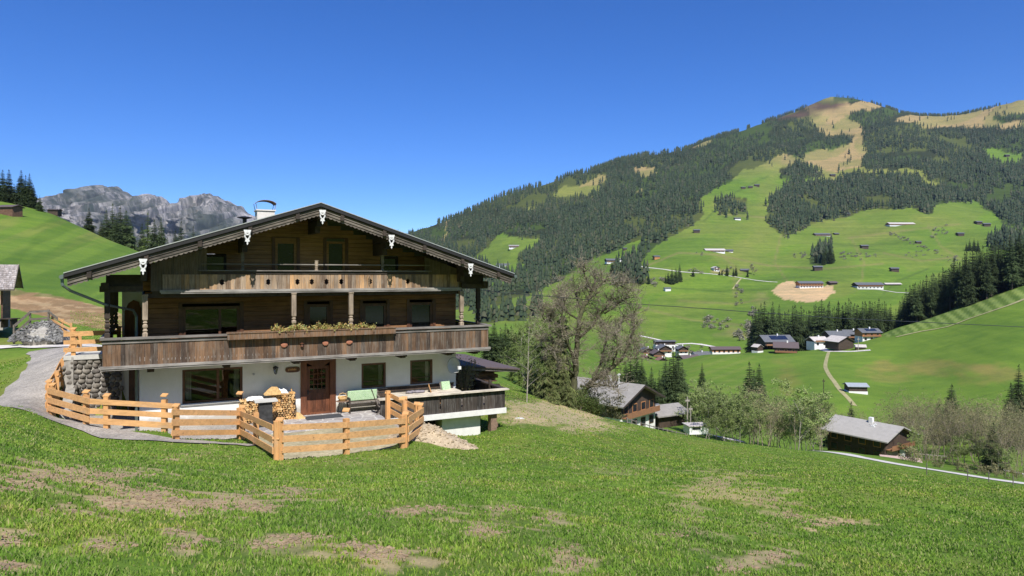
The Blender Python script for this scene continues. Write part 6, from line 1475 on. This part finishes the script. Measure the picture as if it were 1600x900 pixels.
# ---------------------------------------------------------------- broadleaved trees
def branchy(q, h, spread, levels=3, nb=(5, 5, 4), r0=.14, leaf=0, leafsize=.12, base=.25, up=.5, twigmat='bark_pale', leafmat='young_leaves', leader=True, lflat=.5, trunklean=.05):
    mb = MB(); tips = []
    def grow(p, d, L, r, lv, n=4):
        pts = [p]; k = 5 if lv == 0 else 3
        for i in range(k):
            d = (d+Vector((q.gauss(0, .12), q.gauss(0, .12), q.gauss(0, .08)+.06*up))).normalized(); pts.append(pts[-1]+d*L/k)
        rr = [r*(1-.75*i/k) for i in range(k+1)]; mb.tube(pts, rr, 5 if lv == 0 else 3, cap=False)
        if lv >= levels: tips.append((pts[-1], pts[-2], L)); return
        for j in range(nb[lv]):
            t = (base+(1-base)*(j+q.random())/nb[lv]) if lv == 0 else q.uniform(.25, 1); i = min(int(t*k), k-1); b = pts[i].lerp(pts[i+1], t*k-i)
            az = q.random()*6.28; dd = (d*up+Vector((math.cos(az), math.sin(az), q.uniform(-.1, .5)))*spread).normalized()
            grow(b, dd, L*q.uniform(.35, .6)*(1.15-.5*t if lv == 0 else 1), r*(1-.7*t)*.5, lv+1)
        tips.append((pts[-1], pts[-2], L*.3))
    grow(Vector((0, 0, -.5)), Vector((q.gauss(0, trunklean), q.gauss(0, trunklean), 1)), h, r0, 0)
    V_ = []; Fc = []
    for i in range(leaf):
        a, b, L = q.choice(tips); c = a.lerp(b, q.uniform(-.2, 1.6))+Vector((q.gauss(0, 1), q.gauss(0, 1), q.gauss(0, 1)))*L*.16; s = leafsize*q.uniform(.6, 1.4)
        u_ = Vector((q.gauss(0, 1), q.gauss(0, 1), q.gauss(0, 1))).normalized()*s; v_ = u_.cross(Vector((q.gauss(0, 1), q.gauss(0, 1), q.gauss(0, 1)))).normalized()*s*lflat; k = len(V_)
        V_ += [c+u_, c+v_, c-u_, c-v_]; Fc.append((k, k+1, k+2, k+3))
    o = mb.build('trunk', MAT[twigmat]); tm = o.data; bpy.data.objects.remove(o)
    k = Kind(); k.h = h; k.trunk = tm; k.crown = npmesh('crown', V_, Fc, 4, MAT[leafmat], link=False); return k
YG = [branchy(random.Random(50+i), 11, .62, 3, (9, 5, 4), .10, 4800, .15, .2) for i in range(4)]
BB = [branchy(random.Random(70+i), 12, .42, 3, (12, 6, 4), .12, 1500, .11, .2, leafmat='brown_buds', twigmat='twig_pale') for i in range(4)]
BU = [branchy(random.Random(90+i), 3.5, .9, 2, (8, 6), .05, 900, .10, .05, leafmat='brown_buds', twigmat='twig') for i in range(2)]
def grove(n, x0, x1, basef, hrange, kinds, label, group, seed, Yr, name='budding_tree', wide=1.0):
    q = random.Random(seed)
    for i in range(n):
        px = x0+(x1-x0)*(i+q.random())/n; y = q.uniform(*Yr) if not callable(Yr) else Yr(px, q); X = (px-800)/F*y; p = Vector((X, y, ground(X, y)-.2)); tree(name, q.choice(kinds), p, q.uniform(*hrange), q.random()*6.3, label, group, wide*q.uniform(.85, 1.2))
grove(22, 1082, 1175, None, (6, 9.2), YG, 'slender pale green budding tree in the grove left of the roadside farmhouse', 'budding trees in the left grove', 1, (112, 140))
grove(30, 1165, 1290, None, (6.5, 9.8), YG+BB, 'slender budding tree between the paired spruces and the long grey roof', 'budding trees in the middle grove', 2, lambda x, q: q.uniform(112, 145))
grove(50, 1398, 1615, None, (7.5, 10.5), BB, 'bare brownish slender tree in the grove right of the roadside farmhouse', 'bare trees in the right grove', 3, lambda x, q: q.uniform(128, 158) if x < 1540 else q.uniform(115, 150))
grove(14, 1420, 1610, None, (4, 6.5), BB+YG, 'low bare tree at the front of the grove right of the roadside farmhouse', 'bare trees in the right grove', 4, lambda x, q: q.uniform(126, 134) if x < 1540 else q.uniform(108, 125))
grove(10, 1290, 1400, None, (6, 8), BB, 'bare tree behind the long grey roof of the roadside farmhouse', 'bare trees behind the roadside farmhouse', 5, (150, 170))
grove(12, 1400, 1600, None, (1.5, 2.6), BU, 'brown leafless hedge shrub along the white road', 'hedge shrubs along the white road', 6, lambda x, q: 118-(x-1400)*.11, name='hedge_shrub', wide=1.3)
grove(7, 885, 965, None, (1.6, 2.6), BU, 'small leafless bush at the meadow edge below the old bare tree', 'bushes below the old tree', 7, (62, 72), name='bush')
# blossoming pale tree by the hillside road farm
p = spot(1176, 429, 700); k = branchy(random.Random(5), 11, .9, 2, (9, 6), .12, 1600, .3, .2, leafmat='bud_pink'); tree('blossom_tree', k, p, 13, 0, 'pale blossoming tree at the farm beside the hillside road', 'blossoming trees')
# ---------------------------------------------------------------- the old bare tree
def old_tree():
    q = random.Random(77); Y0 = 60.; base = at(893, 642, Y0); base.z = ground(base.x, base.y); root = empty('old_bare_tree', base); tag(root, 'huge old gnarled tree with bare reddish budding twigs right of the chalet', 'tree')
    def P(px, py, dy=0): return at(px, py, Y0+dy)-base
    tr = MB(); br = MB(); tips = []
    def twig(p, d, L, r, lv):
        pts = [p]
        for i in range(3):
            d = (d+Vector((q.gauss(0, .28), q.gauss(0, .28), q.gauss(0, .22)+.05))).normalized(); pts.append(pts[-1]+d*L/3)
        (tr if lv <= 0 else br).tube(pts, [r, r*.75, r*.5, r*.3], 5 if lv <= 0 else 3, cap=False)
        if lv >= 3: tips.append((pts[-1], pts[-2], L)); return
        for j in range(5 if lv < 2 else 4):
            t = q.uniform(.3, 1)*3; i = min(int(t), 2); b = pts[i].lerp(pts[i+1], t-i); dd = (d*.6+Vector((q.gauss(0, .8), q.gauss(0, .8), q.gauss(.15, .6)))).normalized(); twig(b, dd, L*q.uniform(.5, .72), r*.5, lv+1)
    limbs = [
     ([P(893,645), P(897,600,.3), P(900,560,0), P(903,520,-.5), P(910,480,-.5), P(922,462,0), P(930,442,.5)], .42, .12),
     ([P(900,640), P(912,612,-.5), P(930,592,-1), P(955,575,-1.3), P(975,555,-1.2), P(985,530,-.6), P(990,510,0), P(991,490,.5)], .34, .08),
     ([P(890,642), P(880,600,.8), P(870,560,1), P(862,525,1), P(860,500,.6), P(866,478,.4)], .30, .07),
     ([P(897,560), P(885,530,-1), P(878,500,-1.4), P(882,470,-1.5)], .18, .05),
     ([P(902,530), P(925,510,1), P(938,490,1.2), P(955,470,1)], .17, .05),
     ([P(908,485), P(901,465,.6), P(896,455,1)], .13, .04),
     ([P(897,585), P(872,565,-1), P(852,540,-1.6), P(845,515,-1.5)], .17, .05),
     ([P(912,612,-.5), P(930,600,-1.6), P(945,603,-2), P(965,604,-2.2)], .12, .04),
     ([P(955,575,-1.3), P(965,545,-2), P(962,520,-2.2)], .12, .04),
     ([P(930,592,-1), P(940,560,-.2), P(948,530,.4), P(945,505,.6)], .15, .05),
     ([P(926,455), P(948,438,-.5), P(972,448,-.8)], .11, .04), ([P(945,490,.5), P(965,475,.2), P(985,462,-.3)], .11, .04), ([P(975,555,-1.2), P(990,560,-.5), P(1000,540,0)], .10, .04), ([P(866,520,1), P(850,500,.5), P(845,482,0)], .10, .04), ([P(905,500), P(880,482,.8), P(872,455,1)], .11, .04), ([P(948,530,.4), P(965,515,1), P(975,495,1)], .10, .04), ([P(925,455), P(915,435,-.8), P(912,425,-.9)], .09, .03)]
    for pts, r0, r1 in limbs:
        n = len(pts); fine = []
        for i in range(n-1):
            for k in range(4):
                t = k/4; p0 = pts[max(i-1, 0)]; p1 = pts[i]; p2 = pts[i+1]; p3 = pts[min(i+2, n-1)]
                fine.append(.5*((2*p1)+(p2-p0)*t+(2*p0-5*p1+4*p2-p3)*t*t+(3*p1-p0-3*p2+p3)*t**3)+Vector((q.gauss(0, .03), q.gauss(0, .03), 0)))
        fine.append(pts[-1]); m_ = len(fine); tr.tube(fine, [r0*.8+(r1*.8-r0*.8)*i/(m_-1)*1.0 for i in range(m_)], 7)
        s0 = int(m_*.30) if r0 > .2 else 2
        for i in range(s0, m_):
            for j in range((2 if i % 3 else 3) if i < m_-3 else 3):
                d = (fine[min(i+1, m_-1)]-fine[i-1]).normalized(); dd = (d*.5+Vector((q.gauss(0, .8), q.gauss(0, .8), q.gauss(.25, .5)))).normalized()
                twig(fine[i], dd, q.uniform(.75, 1.6), .045, 0 if r0 > .1 and j == 0 and q.random() < .5 else 1)
    tr.build('trunk', MAT['bark_moss'], root, smooth=True)
    br.build('twigs', MAT['twig'], root)
    def fn(q_):
        a, b, L = q_.choice(tips); return a.lerp(b, q_.uniform(-.3, 1.3))+Vector((q_.gauss(0, .07), q_.gauss(0, .07), q_.gauss(0, .07)))
    V_, F_ = leafcloud(8000, fn, .045, q, .6); npmesh('buds', V_, F_, 4, MAT['bud_pink'], root); print('tips', len(tips))
old_tree()
# evergreen mass at the foot of the old tree, left
YW = [mk_spruce(s, 10, 3.2, 22, 12, .02, 'yew_needles', ragged=.45, spray=7, droop=.5) for s in (31, 32, 33)]
for i, (px, pb, pt, Y, w_) in enumerate([(858,640,545,57,1.0),(872,642,500,60,.8),(843,632,560,62,1.0),(880,642,560,56,.9),(888,643,590,55,1.0),(866,641,600,54,1.2),(850,634,500,64,.9),(838,632,520,66,.9),(862,636,515,66,1.0),(878,640,455,64,.5)]):
    p = at(px, pb, Y); p.z = ground(p.x, p.y); h = (HY-pt)/F*Y-p.z
    tree('evergreen', YW[i % 3], p, h, i*1.3, ['bushy olive green evergreen in the thicket left of the old bare tree trunk'][0], 'evergreens under the old tree', w_*.72*10/h*.9 if False else w_)
for i, (px, pb, Y, h) in enumerate([(906,645,57,1.8),(921,646,58,1.5),(915,640,61,2.4),(934,648,60,1.3)]):
    p = at(px, pb, Y); p.z = ground(p.x, p.y)-.1; shrub(p, 1.0, h, 1300, MAT['ivy_leaves'], ['low green bush at the right foot of the old bare tree'][0], seed=i+3, size=.07, name='low_bush'); C.objects[-1]
for o in C.objects:
    if o.name.startswith('low_bush'): o['group'] = 'bushes at the foot of the old tree'
for i, (px, pt, Y) in enumerate([(838,505,88),(822,515,92),(812,530,90),(850,520,95),(800,535,96),(832,540,84)]):
    X = (px-800)/F*Y; g_ = ground(X, Y); tree('budding_tree', YG[i % 4] if i % 2 else LAR[i//2 % 2], Vector((X, Y, g_-.2)), (HY-pt)/F*Y-g_, i*1.1, 'fresh light green tree behind the pale larch, left of the old bare tree', 'light green trees behind the pale larch', 1.1)
# pale trunked larch at the worn path
p = at(823, 637, 46); p.z = ground(p.x, p.y); k = branchy(random.Random(8), 12, .42, 3, (13, 5, 4), .13, 5200, .10, .22, up=.15, twigmat='bark_pale', leafmat='larch_needles', lflat=.35, trunklean=.02)
t = tree('pale_larch', k, p, (HY-515)/F*46-p.z, .4, 'slim larch with pale bare trunk and hanging light green branches beside the worn path', None, .75)

# ================================================================ MEADOW GRASS, pebbles
def grass():
    rs = np.random.RandomState(3); n = 800000
    # distance distribution: dense close to the path of view, thinner far away
    Y = 2.6*np.exp(rs.uniform(0, 1, n)**.92*math.log(80/2.6)); X = rs.uniform(-.86, .86, n)*Y
    T_in = inpoly(X, Y, TERR)
    px = 800+F*X/Y; z = groundA(X, Y); py = HY-F*z/Y
    # bare soil: follow the same map as the ground colour
    a = (X/(Y+12)-un[0])/(un[1]-un[0]); b = (np.log(Y+12)-lny[0])/(lny[1]-lny[0]); i = np.clip(a.round().astype(int), 0, NC-1); j = np.clip(b.round().astype(int), 0, NR-1); D = np.zeros(n); dnb = dnoise(X, Y)
    for (x_, y_, rx_, ry_, st_) in NEARD:
        d_ = np.sqrt(((px-x_)/rx_)**2+((py-y_)/(ry_*1.25))**2); D = np.maximum(D, np.clip((1.10-d_+dnb)*2.8, 0, 1)*min(1, st_*1.2))
    gr = np.minimum.reduce([segdist(X, Y, [xy(spot(*q)) for q in [(400,697),(275,690),(150,672),(72,648),(50,628)]], False)])
    gl = segdist(X, Y, [xy(spot(*q)) for q in [(50,628),(48,605),(58,585),(72,565),(85,552)]], False)
    path = ((px-870)/100)**2+((py-650)/22)**2 < 1
    cl = fbm(X*1.3+.4*Y, Y*1.0, 3)*.5+.5*fbm(X*4, Y*4, 2)
    keep = (~T_in) & (gr > .62) & (gl > 1.25) & (rs.rand(n) > D*.95) & (rs.rand(n) < np.clip(.30+(cl-.35)*2.8, .16, 1)) & ~(path & (rs.rand(n) < .75)) & ~((Y > 40) & (px < 110))
    hp = (X+3.05)**2/3.4+(Y-26.0)**2/1.6 < 1; keep &= ~hp
    X, Y, z, cl = X[keep], Y[keep], z[keep], cl[keep]; n = len(X); print('blades', n)
    h = rs.uniform(.018, .052, n)*(.45+1.5*cl); w = (.0018+.00075*np.minimum(Y, 55))*rs.uniform(.7, 1.3, n)
    az = rs.uniform(0, 6.28, n); lean = rs.uniform(.1, .9, n)*h; la = rs.uniform(0, 6.28, n)
    dx, dy = np.cos(az)*w, np.sin(az)*w; lx, ly = np.cos(la)*lean, np.sin(la)*lean
    V_ = np.empty((n, 5, 3), np.float32)
    V_[:, 0] = np.stack([X-dx, Y-dy, z-.01], 1); V_[:, 1] = np.stack([X+dx, Y+dy, z-.01], 1)
    V_[:, 2] = np.stack([X+dx*.8+lx*.35, Y+dy*.8+ly*.35, z+h*.6], 1); V_[:, 3] = np.stack([X-dx*.8+lx*.35, Y-dy*.8+ly*.35, z+h*.6], 1); V_[:, 4] = np.stack([X+lx, Y+ly, z+h*.95], 1)
    base = (np.arange(n)*5)[:, None]; F3 = np.concatenate([base+np.array([0, 1, 2]), base+np.array([0, 2, 3]), base+np.array([3, 2, 4])])
    o = npmesh('meadow_grass', V_.reshape(-1, 3), F3, 3, MAT['grass_blades']); tag(o, 'short spring grass with patches of dry soil', 'grass', kind='stuff')
grass()
def clods():
    q = random.Random(12); m = MB()
    for (x, y, rx, ry, st) in NEARD:
        for k in range(int(rx*st*2.2)):
            px = x+q.gauss(0, rx*.45); py = y+q.gauss(0, ry*.45); p = spot(px, py, 2.5); r_ = q.uniform(.008, .03); m.blob((p.x, p.y, p.z+r_*.3), r_*q.uniform(.8, 1.6), r_, r_*.6, 5, 4, rnd=q, jit=.3)
    o = m.build('soil_clods', MAT['soil_mat']); tag(o, 'crumbled dry earth clods scattered on the bare patches', 'soil', kind='stuff')
clods()
for i, (px, py, lab) in enumerate([(812, 654, 'flat pale stone in the grass right of the deck, by the worn path')]):
    p = spot(px, py, 15); m = MB(); m.blob((0, 0, .0), .26, .2, .05, 9, 5, rnd=tq, jit=.2); o = m.build('flat_stone', MAT['concrete'], loc=p); tag(o, lab, 'stone')

# ================================================================ AIR
def haze():
    m = bpy.data.materials.new('haze_air'); m.use_nodes = True; n = m.node_tree; n.nodes.remove(n.nodes['Principled BSDF'])
    v = n.nodes.new('ShaderNodeVolumePrincipled'); v.inputs['Color'].default_value = (.62, .78, 1, 1); v.inputs['Density'].default_value = 2.8e-5; v.inputs['Anisotropy'].default_value = .3
    n.links.new(v.outputs[0], n.nodes['Material Output'].inputs['Volume'])
    z0 = float(GZ.min())-1.5
    b = MB(); b.box(-11500, 11500, -420, 9300, z0, 1500); o = b.build('haze', m); tag(o, kind='stuff'); o.display_type = 'WIRE'
haze()

# labels: tell small sets apart by their place in the row
ORD = ['leftmost', 'second from left', 'third from left', 'fourth from left', 'fifth from left', 'sixth from left', 'seventh from left', 'eighth from left', 'ninth from left', 'tenth from left', 'eleventh from left', 'twelfth from left']
_by = {}
for o in bpy.context.scene.objects:
    if o.parent is None and 'label' in o: _by.setdefault(o['label'], []).append(o)
for lab, L in _by.items():
    if 1 < len(L) <= 12:
        L.sort(key=lambda o: o.location.x/max(o.location.y, .1))
        for i, o in enumerate(L):
            od = ORD[i] if i < len(L)-1 else 'rightmost'
            if len(lab.split())+len(od.split()) <= 16: o['label'] = lab+', '+od
            else: o['label'] = ' '.join(lab.split()[:16-len(od.split())])+', '+od
